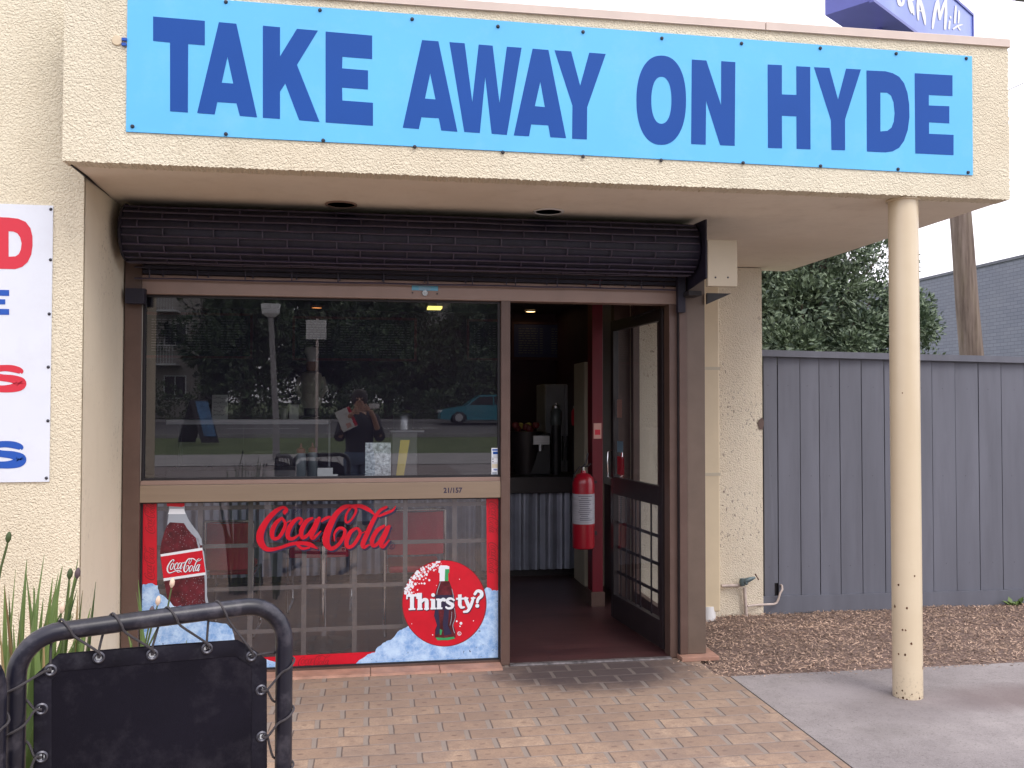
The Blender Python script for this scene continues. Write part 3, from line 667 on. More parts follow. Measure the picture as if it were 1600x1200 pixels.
mb.mat(M['glint']); mb.ribbon([(640,400,5),(655,470,6),(660,560,5),(676,690,5),(650,780,6),(668,860,6)], T5(12.5)); mb.ribbon([(520,330,5),(490,420,6),(484,460,4)], T5(12.5)); mb.ribbon([(640,640,4),(634,720,5),(620,780,4)], T5(12.5))
# slab serif word
def word(k, dx, dy):
    mb.ek = 0
    f = T5(k)
    def g(u, v): return f(u+dx, v+dy-(u-180)*.035)
    def rc(x0, x1, y0, y1): o_ = mb.lift(); mb.add([g(x0, y0)+o_, g(x1, y0)+o_, g(x1, y1)+o_, g(x0, y1)+o_], [(0, 1, 2, 3)])
    rc(165, 285, 458, 484); rc(165, 181, 484, 508); rc(269, 285, 484, 508); rc(204, 246, 484, 604); rc(190, 260, 604, 622)
    rc(284, 328, 448, 612); rc(284-6, 336, 606, 624); rc(276, 300, 448, 466); mb.ribbon([(320,545,26),(345,520,32),(374,525,40),(378,560,42),(378,612,40)], g, sub=3); rc(352, 402, 606, 624)
    rc(424, 466, 516, 612); rc(414, 440, 512, 530); rc(418, 476, 606, 624); mb.ribbon([(444,473,38),(446,475,38)], g, sub=1)
    rc(486, 528, 516, 612); rc(476, 510, 512, 530); rc(480, 542, 606, 624); mb.ribbon([(520,545,22),(545,522,32),(562,530,34)], g, sub=3)
    mb.ribbon([(662,535,20),(635,518,22),(604,522,30),(592,545,34),(618,566,36),(648,585,36),(636,612,28),(600,618,22),(580,605,20)], g, sub=4)
    rc(704, 742, 478, 590); rc(684, 772, 512, 532); mb.ribbon([(722,580,38),(738,612,30),(768,612,18)], g, sub=3)
    mb.ribbon([(782,520,34),(806,580,38),(824,622,34)], g, sub=3); mb.ribbon([(864,520,28),(836,600,32),(804,652,30),(766,660,22)], g, sub=4); rc(762, 812, 512, 528); rc(838, 886, 512, 528)
    mb.ribbon([(880,478,30),(905,448,30),(945,460,36),(948,500,38),(915,530,32),(905,565,28)], g, sub=4); mb.ribbon([(904,602,40),(906,603,40)], g, sub=1)
mb.mat(M['decaldark']); word(14, 7, 8); mb.mat(M['decalwhite']); word(16, 0, 0)
mb.build('round_decal', None, w2)['label'] = 'round red decal with bottle and white word'
# upper window: payment sticker, transom number, lock plate
mb = MB(); s0 = W(768, 700, Y=5.414); s1 = W(780.5, 743, Y=5.414); sx0, sx1, sz1, sz0 = s0.x, s1.x, s0.z, s1.z; sh = sz1-sz0; yy_ = 5.4145
mb.mat(M['decalwhite']); mb.box(sx0, sx1, yy_, 5.4165, sz0, sz1)
def lb(x0, x1, t0, t1, m): mb.mat(m); mb.quad((sx0+(sx1-sx0)*x0, yy_-.0006, sz1-sh*t1), (sx0+(sx1-sx0)*x1, yy_-.0006, sz1-sh*t1), (sx0+(sx1-sx0)*x1, yy_-.0006, sz1-sh*t0), (sx0+(sx1-sx0)*x0, yy_-.0006, sz1-sh*t0))
lb(.1, .9, .04, .1, M['letblue']); lb(.18, .85, .13, .23, M['letter']); lb(.05, .95, .35, .36, M['decaldark']); lb(.05, .95, .54, .55, M['decaldark'])
for a, b in ((.12, .38), (.78, .38), (.12, .47), (.78, .47)): lb(a, a+.12, b, b+.045, M['decaldark'])
lb(.2, .8, .28, .305, M['glint']); lb(.1, .65, .87, .97, M['glint']); M['cream_st'] = flat('sticker_cream', (.6, .55, .42)); lb(.05, .95, .58, .72, M['cream_st'])
mb.mat(M['letblue']); text_into(mb, 'VISA', .0125, lambda u, v: Vector(((sx0+sx1)/2+u, yy_-.0008, sz1-sh*.79+v)), bold=.0006)
mb.build('sticker', None, w1)['label'] = 'white and blue card payment sticker'
mb = MB(); c = W(707.5, 766.5, Y=5.371); text_into(mb, '21/157', .042, lambda u, v: Vector((c.x+u*.95, 5.3722, c.z+v)), bold=.0012); mb.build('street_number', M['decaldark'], fr)
mb = MB(); c = W(664, 458, Y=5.36)
mb.mat(M['chrome']).lathe([(.0, 0), (.0165, 0), (.0165, .012), (.013, .012), (.013, .006), (.006, .006), (.006, .010), (0, .010)], (c.x, 5.356, c.z), 20, 'y')
lk = mb.build('lock', None, fr, smooth=True)
for dx in (-.073, .073): mb = MB(); mb.lathe([(0, 0), (.005, 0), (.005, .006), (0, .006)], (c.x+dx, 5.363, c.z-dx*.02), 10, 'y'); mb.build('screw', M['black'], fr)
mb = MB(); M['stblue'] = flat('sticker_blue', (.11, .33, .46)); a, b_ = W(643.5, 446, Y=5.366), W(684.5, 454.5, Y=5.366); mb.mat(M['stblue']).box(a.x, b_.x, 5.3655, 5.3675, b_.z, a.z)
for i in range(3): mb.mat(M['glint']).box(a.x+.04, b_.x-.045, 5.3650, 5.3655, a.z-.009-.008*i, a.z-.006-.008*i)
mb.build('sticker', None, fr)['label'] = 'small blue sticker above the lock'

# ---------------- canopy post
M['post'] = None
def mat_post():
    m, t, b = newmat('cream_post_paint'); v = coords(t); sp = t.nodes.new('ShaderNodeSeparateXYZ'); t.links.new(v, sp.inputs[0])
    c = mixc(t, ramp(t, noise(t, v, 3, 4), .3, .7), (.62, .515, .36), (.67, .57, .41))
    c = mixc(t, math_(t, 'MULTIPLY', ramp(t, noise(t, v, 60, 4, .7), .56, .66), math_(t, 'MULTIPLY', ramp(t, sp.outputs[2], .16, .0), .8)), c, (.16, .10, .06))
    c = mixc(t, math_(t, 'MULTIPLY', ramp(t, noise(t, v, 26, 5, .7), .62, .7), math_(t, 'MULTIPLY', ramp(t, sp.outputs[2], .9, .1), .45)), c, (.5, .38, .22))
    t.links.new(c, b.inputs['Base Color']); b.inputs['Roughness'].default_value = .32; b.inputs['Coat Weight'].default_value = .15; bump(t, b, noise(t, v, 12, 3), .08, .004); return m
PCX = W(1415.5, 780, Y=4.475).x
post = thing('canopy_post', (PCX, 4.475, 0), 'round cream painted steel post carrying the canopy corner, rust spotted near its foot', 'post')
pc = Vector((PCX, 4.475, 0)); pr = .0765
mb = MB(); mb.lathe([(pr, .0), (pr, SOF-.012), (pr+.012, SOF-.010), (pr+.012, SOF-.001)], pc, 48); mb.build('shaft', mat_post(), post, smooth=True)
M['rust'] = pm('rust', (.09, .035, .015), .9, var=.5, vs=60)
mb = MB()
for (px, py, s) in ((1404,914,4),(1429,900,3),(1398,947,4.5),(1417,950.5,4.5),(1410,984,3.2),(1415,985,3),(1424,1006,4),(1404,1022,3),(1414,1023,3.5),(1442,1043,5),(1410,1079,3),(1411,1090,4),(1425,1085,2.5),(1404,1092,4),(1417,1093,3),(1437,1091,3.4),(1401,1083,3),(1410,614,2.2)):
    d = ray(px, py); o = CAMP - pc; A = d.x*d.x+d.y*d.y; Bb = o.x*d.x+o.y*d.y; Cc = o.x*o.x+o.y*o.y-(pr+.0007)**2; D_ = Bb*Bb-A*Cc
    if D_ < 0: continue
    p = CAMP + d*((-Bb-math.sqrt(D_))/A); n_ = Vector((p.x-pc.x, p.y-pc.y, 0)).normalized(); tt = Vector((-n_.y, n_.x, 0)); r_ = s*.0015
    mb.add([p + (tt*math.cos(a*.785)+Vector((0, 0, 1.25))*math.sin(a*.785))*r_*rnd.uniform(.7, 1.2) for a in range(8)], [tuple(range(8))])
mb.split('rust_spot', M['rust'], post)
# ---------------- round downlights in the soffit
def downlight(px, py, label):
    c = W(px, py, Z=SOF); t_ = thing('downlight', (c.x, c.y, SOF), label, 'downlight', 'round downlights in the canopy soffit')
    mb = MB(); mb.lathe([(.088, -.001), (.088, -.006), (.078, -.008), (.074, -.004), (.074, -.0015)], (c.x, c.y, SOF), 32); mb.build('trim_ring', M['headrail'] if px < 700 else M['white'], t_, smooth=True)
    mb = MB(); mb.lathe([(0, -.0025), (.073, -.0025)], (c.x, c.y, SOF), 32); mb.build('shade_disc', M['black'], t_)  # flat black disc painted in place of the shaded recess
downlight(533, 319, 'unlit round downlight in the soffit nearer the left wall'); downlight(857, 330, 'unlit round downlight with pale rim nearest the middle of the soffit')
# ================================================================== MAIN SIGN
SY = FY - .006
sg = thing('fascia_sign', (W(197, 205, Y=SY).x, FY, 2.81), 'long sky blue shop sign with big dark blue capitals across the canopy front', 'sign')
BLc, BRc, TRc = W(197, 205.5, Y=SY), W(1520, 273.5, Y=SY), W(1518.5, 88, Y=SY); t362 = W(362, 1, Y=SY)
slope = (TRc.z-t362.z)/(TRc.x-t362.x); TLc = Vector((BLc.x, SY, t362.z+slope*(BLc.x-t362.x)))
mb = MB(); mb.prism([BLc, BRc, TRc, TLc], (0, .0055, 0)); mb.build('panel', M['signblue'], sg, bev=.0015)
fA = lambda u, v: W(220+u/4, v/4, Y=SY-.0012); fB = lambda u, v: W(600+u/4, 20+v/4, Y=SY-.0012); fC = lambda u, v: W(960+u/4, 40+v/4, Y=SY-.0012); fD = lambda u, v: W(1100+u/3, v/3, Y=SY-.0012)
def ell(cx, cy, rx, ry, p=2.25, n=56):
    o = []
    for i in range(n):
        a = 2*math.pi*i/n; c_, s_ = math.cos(a), math.sin(a); o.append((cx+rx*math.copysign(abs(c_)**(2/p), c_), cy+ry*math.copysign(abs(s_)**(2/p), s_)))
    return o
LET = [
 ('T', fA, [(77,103),(400,130),(400,283),(296,275),(294,703),(183,695),(183,266),(77,255)], []),
 ('A', fA, [(488,138),(597,148),(727,733),(619,724),(598,645),(478,638),(462,715),(352,706)], [(542,355),(578,522),(506,517)]),
 ('K', fA, [(763,160),(870,170),(870,352),(976,180),(1107,191),(976,405),(1117,762),(990,751),(903,522),(870,572),(870,743),(763,736)], []),
 ('E', fA, [(1155,197),(1446,222),(1446,369),(1260,354),(1258,427),(1420,440),(1420,559),(1258,547),(1260,628),(1451,642),(1451,786),(1155,765)], []),
 ('A', fB, [(238,170),(340,178),(459,743),(358,735),(343,659),(234,652),(218,726),(117,718)], [(289,378),(322,541),(256,536)]),
 ('W', fB, [(409,183),(504,190),(552,558),(592,198),(679,205),(722,563),(768,212),(860,218),(768,763),(673,755),(633,400),(599,751),(502,744)], []),
 ('A', fB, [(929,224),(1028,232),(1138,783),(1040,777),(1027,703),(920,697),(907,771),(811,766)], [(977,430),(1006,589),(943,583)]),
 ('Y', fB, [(1066,234),(1170,241),(1226,455),(1283,249),(1386,257),(1270,590),(1268,791),(1176,787),(1178,580)], []),
 ('O', fC, ell(293,466,155,279), ell(294,466,63,147)),
 ('N', fC, [(484,212),(575,218),(667,497),(668,222),(756,228),(752,751),(661,747),(573,470),(571,744),(480,740)], []),
 ('H', fC, [(958,243),(1047,247),(1047,430),(1138,433),(1137,254),(1224,258),(1226,773),(1139,770),(1138,567),(1047,563),(1048,767),(960,764)], []),
 ('Y', fC, [(1248,260),(1344,264),(1398,462),(1448,269),(1541,274),(1442,585),(1442,779),(1357,777),(1354,592)], []),
 ('D', fD, [(762,330),(850,334),(885,343),(915,360),(938,390),(954,435),(962,490),(963,550),(955,610),(938,660),(915,692),(885,709),(850,714),(764,710)], [(827,433),(858,434),(877,447),(889,480),(894,530),(890,570),(879,598),(860,613),(827,616)]),
 ('E', fD, [(988,343),(1165,353),(1165,450),(1054,445),(1054,494),(1150,498),(1150,578),(1055,573),(1055,627),(1170,632),(1170,727),(991,719)], [])]
for nm, f, o, h in LET:
    mb = MB(); mb.poly([f(*p) for p in o], [[f(*p) for p in h]] if h else []); l = mb.build('letter', M['letter'], sg); l['label'] = 'dark blue capital ' + nm
for (x, y) in ((207, -9), (353,3.2),(500,16),(644,30),(778,41.5),(911,50),(1034,60),(1158.5,68),(1281.5,75.5),(1400,84),(1509.5,91.5),(207,200),(353,212),(505,222),(648,232),(785.5,240.5),(911,247),(1033,253),(1161,257),(1282,262),(1403,267),(1512.5,272)):
    c = W(x, y-(2.5 if y > 150 else 0), Y=SY); mb = MB(); mb.lathe([(0, -.009), (.0055, -.0085), (.0085, -.005), (.0085, -.001), (.0095, -.0005)], c, 10, 'y'); mb.build('screw', M['screw'], sg, smooth=True)
# small painted-over fitting and the old blue stub left of the sign
mb = MB(); c = W(183, 63, Y=FY-.004)
mb.mat(M['cream']).lathe([(0, -.004), (.022, -.003), (.024, .003)], c, 16, 'y')
for (z_, w_) in ((61, .02), (69, .016)):
    c = W(193, z_, Y=FY-.012); mb.mat(M['letblue'] if z_ > 55 else M['stucco']).box(c.x-.008, c.x+w_*.7, c.y-.003, c.y+.010, c.z-.006, c.z+.006)
tag(mb.build('cable_saddle', None, org=W(190, 66, Y=FY)), 'small blue and cream cable fitting poking out left of the long blue sign', 'fitting')

# ================================================================== WALL SIGN (left)
LY = 4.66; WY = LY-.008
ws = thing('wall_sign', (W(80, 750, Y=WY).x-.6, LY, 1.2), 'white metal sign with large red and blue capitals on the left stucco wall', 'sign')
a, b, c, d = W(82.5, 321.5, Y=WY), W(76.5, 752.5, Y=WY), None, None
xl = W(-330, 600, Y=WY).x
mb = MB(); mb.prism([Vector((xl, WY, b.z)), b, a, Vector((xl, WY, a.z+.004))], (0, .006, 0)); mb.build('panel', M['signwhite'], ws, bev=.001)
g1 = lambda u, v: W(u/4.617, 300+v/4.617, Y=WY-.0012); g2 = lambda u, v: W(u/4.617, 540+v/4.617, Y=WY-.0012)
mb = MB(); mb.poly([g1(*p) for p in [(-75,178),(60,184),(130,192),(185,215),(220,262),(234,320),(235,385),(226,450),(200,505),(160,540),(110,556),(-75,553)]], [[g1(*p) for p in [(62,283),(95,285),(125,298),(145,325),(156,370),(150,415),(135,448),(112,464),(62,467)]]]); mb.build('letter', M['letred'], ws)['label'] = 'red capital D'
mb = MB(); mb.poly([g1(*p) for p in [(-85,704),(66,707),(66,750),(-20,748),(-20,773),(38,774),(38,811),(-20,811),(-20,842),(66,844),(66,886),(-85,886)]]); mb.build('letter', M['letblue'], ws)['label'] = 'blue capital E'
def ess(off, m, lab):
    f = lambda u, v: g2(u, v+off)
    mb = MB(); mb.ribbon([(158,200,8),(150,185,40),(100,168,50),(30,162,46),(-50,172,52),(-82,196,60),(-60,220,56),(20,232,50),(95,242,58),(150,268,76),(135,292,72),(80,308,58),(10,312,50),(-60,305,50),(-105,285,34)], f, sub=8)
    mb.build('letter', m, ws)['label'] = lab
ess(0, M['letred'], 'red capital S'); ess(549, M['letblue'], 'blue capital S')
for (x, y) in ((79.5,327),(79,406),(77,490.5),(75.5,573.5),(75,657.5),(72.5,747)):
    c = W(x, y, Y=WY); mb = MB(); mb.lathe([(0, -.006), (.005, -.005), (.008, -.001)], c, 10, 'y'); mb.build('screw', M['screw'], ws, smooth=True)

# ================================================================== ROLLER SHUTTER
RY, RZ, RR = 5.205, 2.500, .162
rs = thing('roller_shutter', (.3, RY, 2.3), 'rolled up dark brick pattern grille shutter under the canopy soffit', 'roller shutter')
rx0, rx1 = W(187, 360, Y=5.06).x, W(1092, 410, Y=5.1).x
mb = MB(); prof = [(RR-.012)]
n = 40
mb.lathe([(RR*.9, 0), (RR-.011, .01), (RR-.011, rx1-rx0-.01), (RR*.9, rx1-rx0)], (rx0, RY, RZ), 48, 'x'); mb.build('roll', M['shutter'], rs, smooth=True)
mb = MB(); mb.lathe([(.02, 0), (RR*.93, .002), (RR*.99, .012), (RR*.99, .018)], (rx0-.012, RY, RZ), 40, 'x'); mb.build('flange', M['shutter'], rs, smooth=True)
mb = MB(); rodm = M['shutter_rod']
angs = [100+ i*17.0 for i in range(9)]       # degrees from +y towards -z ... front of the roll
rods = []
for i in range(10):
    a = R(128 + i*16.5); rods.append((RY+RR*math.cos(a), RZ+RR*math.sin(a)))
cz = [2.36-.0, 2.30, 2.245]
for z in (2.335, 2.272): rods.append((5.335, z))
rr = random.Random(6)
for i, (y, z) in enumerate(rods):
    x = rx0+.01; pts = [(x+(rx1-.02-x)*k/14, y+rr.uniform(-.0015, .0015), z+rr.uniform(-.0025, .0025)) for k in range(15)]
    mb.tube(pts, .0052, 6)
    if i < len(rods)-1:
        y2, z2 = rods[i+1]
        if i == 9: continue
        st = .262; x = rx0+.09+(st/2 if i % 2 else 0)
        while x < rx1-.03:
            xx = x+rr.uniform(-.004, .004); yo = -.004
            my, mz_ = (y+y2)/2, (z+z2)/2; dv = Vector((0, my-RY, mz_-RZ)).normalized()*.007
            mb.tube([(xx, y, z), Vector((xx, my, mz_))+dv, (xx, y2, z2)], .004, 6); x += st
mb.build('rods', rodm, rs, smooth=True)
mb = MB(); mb.box(rx0+.06, rx1-.03, 5.33, 5.345, HZ1+.03, 2.345); mb.mat(M['shutter']); mb.build('curtain', M['shutter'], rs)
mb = MB(); x = rx0+.16
while x < rx1-.1:
    mb.box(x-.004, x+.004, 5.352, 5.360, HZ1-.012, HZ1+.05); x += .247
mb.split('lug', M['shutter_rod'], rs)
mb = MB(); mb.box(rx0+.05, rx1-.03, 5.345, 5.365, HZ1+.004, HZ1+.024); mb.build('bottom_bar', M['shutter'], rs)
e = rx1+.004; A_, B_, C_, D_ = W(1090, 374, Y=5.16), W(1107, 361, Y=4.98), W(1107, 441, Y=4.98), W(1090, 450, Y=5.16)
mb = MB(); mb.prism([(e, 5.36, 2.66), (e, 5.0, 2.645), (e, 5.0, 2.30), (e, 5.36, 2.262)], (.008, 0, 0)); mb.build('end_plate', M['shutter'], rs)
bx = thing('motor_box', (e+.08, 5.1, 2.3), 'square cream painted shutter motor box at the right end of the dark roller shutter', 'metal box')
q0, q1 = W(1109, 374, Y=5.0), W(1152.5, 448, Y=5.0)
mb = MB(); mb.box(e+.012, q1.x, 5.0, 5.035, q1.z, q0.z); mb.build('casing', M['cream_box'], bx, bev=.004)
mb = MB()
for x_ in (1118, 1137.5): c = W(x_, 433.5, Y=5.0); mb.lathe([(0, -.003), (.005, -.002), (.006, 0)], c, 10, 'y')
mb.split('screw', M['screw'], bx)
mb = MB(); mb.box(e-.03, e+.05, 5.20, 5.33, q1.z-.03, q1.z-.002); mb.prism([(P3+.002, 5.30, q1.z-.001), (P3+.16, 5.30, q1.z-.001), (P3+.002, 5.30, q1.z-.07)], (0, .02, 0)); mb.prism([(q1.x-.03, 5.25, 2.36), (q1.x+.045, 5.25, 2.38), (q1.x+.025, 5.25, 2.47)], (0, .03, 0)); mb.split('bracket', M['black'], bx)

# ================================================================== ENTRANCE DOOR (open inwards)
hx = W(1039.5, 700, Y=5.49).x; hg = Vector((hx, 5.49, 0)); fe = W(942, 950, Z=0.03); dv = Vector((fe.x-hg.x, fe.y-hg.y, 0)); DL = .93; dv.normalize(); DZ0, DZ1 = .022, HZ0-.012
ang = math.atan2(dv.y, dv.x)
door = bpy.data.objects.new('door', None)
def dm(s, t_, z): return hg + dv*s + Vector((dv.y, -dv.x, 0))*t_ + Vector((0, 0, z))   # s along leaf, t thickness
def dbox(mb, s0, s1, z0, z1, t0=-.02, t1=.02):
    vs = [dm(s, t_, z) for z in (z0, z1) for t_ in (t0, t1) for s in (s0, s1)]
    mb.add(vs, [(0, 2, 3, 1), (4, 5, 7, 6), (0, 1, 5, 4), (2, 6, 7, 3), (0, 4, 6, 2), (1, 3, 7, 5)])
mb = MB(); sw = .055
mr = W(990, 741, Y=6.0); MRZ = .985
dbox(mb, 0, sw, DZ0, DZ1); dbox(mb, DL-sw, DL, DZ0, DZ1); dbox(mb, sw, DL-sw, DZ1-.075, DZ1); dbox(mb, sw, DL-sw, DZ0, DZ0+.17); dbox(mb, sw, DL-sw, MRZ-.07, MRZ+.055)
dr = mb.build('door', M['darkframe'], shop, bev=.002); dr['label'] = 'dark framed glazed entrance door standing open inwards'
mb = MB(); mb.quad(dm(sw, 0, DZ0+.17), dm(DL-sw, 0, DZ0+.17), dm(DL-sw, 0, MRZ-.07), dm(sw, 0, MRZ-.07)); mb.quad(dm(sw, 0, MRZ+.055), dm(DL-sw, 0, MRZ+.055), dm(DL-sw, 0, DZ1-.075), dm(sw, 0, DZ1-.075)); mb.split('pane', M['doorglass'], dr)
mb = MB()
for s in (.25, .44, .52, .70, .80): dbox(mb, s-.008, s+.008, DZ0+.17, MRZ-.07, .006, .012)
for z in (.35, .53, .71): dbox(mb, sw, DL-sw, z-.011, z+.011, .013, .018)
mb.build('security_grille', M['darkframe'], dr)
mb = MB()
for t0 in (.055, -.055):
    mb.tube([dm(DL-.03, t0*.35, 1.03), dm(DL-.03, t0, 1.04), dm(DL-.03, t0, 1.22), dm(DL-.03, t0*.35, 1.23)], .008, 8)
mb.build('handle', M['chrome'], dr, smooth=True)
mb = MB(); mb.mat(M['white'])
def sticker(s0, s1, z0, z1, m, t0=.003): mb.mat(m); mb.quad(dm(s0, t0, z0), dm(s1, t0, z0), dm(s1, t0, z1), dm(s0, t0, z1))
M['pinkst'] = flat('pink_sticker', (.6, .33, .28)); M['bluest'] = flat('pale_blue_sticker', (.25, .38, .5))
sticker(.76, .86, 1.47, 1.60, M['pinkst']); sticker(.74, .86, 1.22, 1.30, M['bluest']); sticker(.72, .86, 1.06, 1.19, M['decalred'])
for i in range(4): sticker(.775, .845, 1.49+.025*i, 1.497+.025*i, M['letred'], .0045)
sticker(.76, .83, 1.245, 1.275, M['decaldark'], .0045)
mb.split('sticker', None, dr)
# closer arm
mb = MB(); mb.tube([dm(.1, -.03, DZ1+.0), dm(.32, -.06, DZ1-.02), dm(.45, -.03, DZ1-.03)], .008, 6); mb.build('door_closer', M['black'], dr)

# ================================================================== DOWNPIPE, TAP, FENCE
dpx0, dpx1 = W(1096, 700, Y=6.76).x, W(1124, 700, Y=6.76).x; gzw = gz(6.8)
dn = thing('downpipe', ((dpx0+dpx1)/2, 6.79, gzw), 'square cream downpipe on the stucco wall beside the brown door post', 'downpipe')
mb = MB(); mb.box(dpx0-.05, dpx1, 6.745, 6.845, gzw+.06, SOF-.002); mb.build('pipe', M['cream'], dn, bev=.012)
mb = MB()
for z in (1.02, 1.85): mb.box(dpx0-.055, dpx1+.002, 6.741, 6.846, z-.012, z+.012)
mb.split('strap', M['cream_box'], dn)
mb = MB(); mb.tube([((dpx0+dpx1)/2-.02, 6.795, gzw+.10), ((dpx0+dpx1)/2-.02, 6.79, gzw+.02), ((dpx0+dpx1)/2-.02, 6.78, gzw-.03)], [.062, .066, .06], 16); mb.build('shoe', M['white'], dn, smooth=True)
TY = 6.815; tp = W(1163, 911, Y=TY)
tap = thing('garden_tap', (tp.x, TY, gzw), 'weathered brass garden tap on a galvanised pipe at the foot of the stucco wall', 'tap')
M['galv'] = pm('painted_pipe', (.5, .42, .38), .55, var=.2, vs=20, dirt=(.3, .22, .18), dirt_amt=.4); M['verd'] = pm('verdigris_brass', (.14, .2, .22), .5, metal=.4, var=.3, vs=60, dirt=(.25, .15, .08), dirt_amt=.5)
mb = MB(); a, b_ = W(1127, 915.5, Y=TY), W(1160, 914.5, Y=TY); mb.tube([a, b_], .0125, 10)
mb.tube([W(1163, 918, Y=TY), W(1164.5, 940, Y=TY), W(1166, 963, Y=TY)], .0135, 10)
mb.tube([W(1168, 947, Y=TY), W(1182, 945.3, Y=TY), W(1198, 944.3, Y=6.86), W(1209, 944, Y=6.89), W(1213.5, 942, Y=6.89), W(1216, 937, Y=6.89), W(1219, 927, Y=6.89), W(1222.5, 921, Y=6.90), W(1222, 916, Y=6.91), W(1219.5, 913, Y=6.99)], .0085, 8)
mb.build('pipe', M['galv'], tap, smooth=True)
mb = MB(); c = W(1160, 910, Y=TY-.02); mb.lathe([(0, -.03), (.02, -.025), (.026, 0), (.02, .03), (0, .035)], c, 12)
mb.tube([W(1160, 909, Y=TY-.02), W(1165, 907.5, Y=TY-.04), W(1171, 905.5, Y=TY-.05), W(1180, 902, Y=TY-.055)], [.018, .022, .019, .008], 10)
mb.tube([W(1163, 907, Y=TY-.03), W(1167, 913, Y=TY-.06)], [.013, .011], 10)
mb.build('valve', M['verd'], tap, smooth=True)
mb = MB(); a, b_ = W(1180, 897, Y=TY-.055), W(1185.5, 906, Y=TY-.055); mb.tube([a, (a+b_)/2, b_], [.006, .0045, .006], 8); mb.build('handle', M['rust'], tap, smooth=True)

FNY = 6.95
M['fence'] = pm('grey_fence_paint', (.128, .134, .165), .7, var=.14, vs=4, stretch=(1, 1, .12), bmp=.25, bs=30, dirt=(.09, .09, .11), dirt_amt=.4, island=.1)
M['nail'] = pm('nail_head', (.06, .05, .06), .6)
fn = thing('paling_fence', (4.3, FNY, gz(FNY)), 'tall grey painted paling fence with capping rail and plinth board behind the mulch', 'fence')
def fz(px, py): return W(px, py, Y=FNY).z
xA, xB = 3.13, 8.2
zt0, zt1 = fz(1192, 547), fz(1600, 558); zb0, zb1 = fz(1200, 958), fz(1600, 952); zp0, zp1 = fz(1192, 932), fz(1600, 921); XL, XR = W(1192, 700, Y=FNY).x, W(1600, 700, Y=FNY).x
def lin(a, b, x): return a+(b-a)*(x-XL)/(XR-XL)
mb = MB(); mb.prism([(xA, FNY-.035, lin(zt0, zt1, xA)-.052), (xB, FNY-.035, lin(zt0, zt1, xB)-.052), (xB, FNY-.035, lin(zt0, zt1, xB)), (xA, FNY-.035, lin(zt0, zt1, xA))], (0, .08, 0)); mb.build('capping', M['fence'], fn, bev=.004)
mb = MB(); mb.prism([(xA+.01, FNY-.022, lin(zb0, zb1, xA)-.06), (xB, FNY-.022, lin(zb0, zb1, xB)-.08), (xB, FNY-.022, lin(zp0, zp1, xB)), (xA+.01, FNY-.022, lin(zp0, zp1, xA))], (0, .03, 0)); mb.build('plinth', M['fence'], fn, bev=.003)
edges = [1193, 1215, 1250.3, 1280.6, 1312.7, 1346.8, 1382.3, 1420, 1457, 1493.6, 1530, 1565.6, 1602]
ex = [W(p, 700, Y=FNY).x for p in edges]
while ex[-1] < xB-.2: ex.append(ex[-1]+.2)
rr = random.Random(8)
for i, (a, b_) in enumerate(zip(ex, ex[1:])):
    mb = MB(); yb = FNY+.002+rr.uniform(0, .004); tw = rr.uniform(-.002, .002)
    z0a = lin(zp0, zp1, a)+.001; z0b = lin(zp0, zp1, b_)+.001; ztA = lin(zt0, zt1, a)-.053; ztB = lin(zt0, zt1, b_)-.053
    g_ = .0; cut = (i == 0); la, lb2 = .0105, -.0015
    o = [Vector((a+la, yb+.009, z0a)), Vector((b_+g_+lb2, yb, z0b)), Vector((b_+g_+lb2+tw, yb, ztB)), Vector((a+la+tw, yb+.009, ztA))]
    if cut: o = [Vector((a+la, yb+.009, z0a)), Vector((b_-.032, yb, z0b)), Vector((b_-.032, yb, z0b+.105)), Vector((b_+g_+lb2, yb, z0b+.105)), Vector((b_+g_+lb2, yb, ztB)), Vector((a+la, yb+.009, ztA))]
    mb.prism(o, (0, .014, 0))
    for zf in (.12, .5, .88):
        zn = z0a+(ztA-z0a)*zf; xm = (a+b_)/2+rr.uniform(-.02, .02); mb.mat(M['fence']); mb.mat(M['nail']); mb.add([(xm+.004*math.cos(q*1.05), yb+.0035, zn+.004*math.sin(q*1.05)) for q in range(6)], [tuple(range(6))])
    if len(mb.mats) == 2: mb.mats = [M['fence'], M['nail']]; mb.mi = [0]*(len(mb.f)-3)+[1]*3
    mb.build('fence_board', None, fn)
mb = MB(); mb.box(xA+.05, xB, FNY+.035, FNY+.05, zb0-.1, zt0-.12); mb.build('gap_shade_sheet', M['black'], fn)  # black sheet added behind the boards so their gaps read as shade
# weed at the fence foot
wd = thing('weed', (W(1585, 950, Y=6.85).x, 6.85, gz(6.85)), 'small green leafy weed growing in the mulch at the fence foot', 'weed')
mb = MB(); rr = random.Random(12); bp = Vector(wd.location)
for i in range(26):
    a = rr.uniform(0, 6.28); el = rr.uniform(.1, 1.2); L = rr.uniform(.03, .09); c = bp+Vector((rr.uniform(-.05, .05), rr.uniform(-.03, .03), 0)); t_ = c+Vector((math.cos(a)*math.cos(el), math.sin(a)*math.cos(el), math.sin(el)))*L
    s = Vector((-math.sin(a), math.cos(a), 0))*L*.28; m_ = (c+t_)/2+Vector((0, 0, .01)); mb.add([c, m_+s, t_, m_-s], [(0, 1, 2, 3)])
mb.build('leaves', M['blade'], wd)

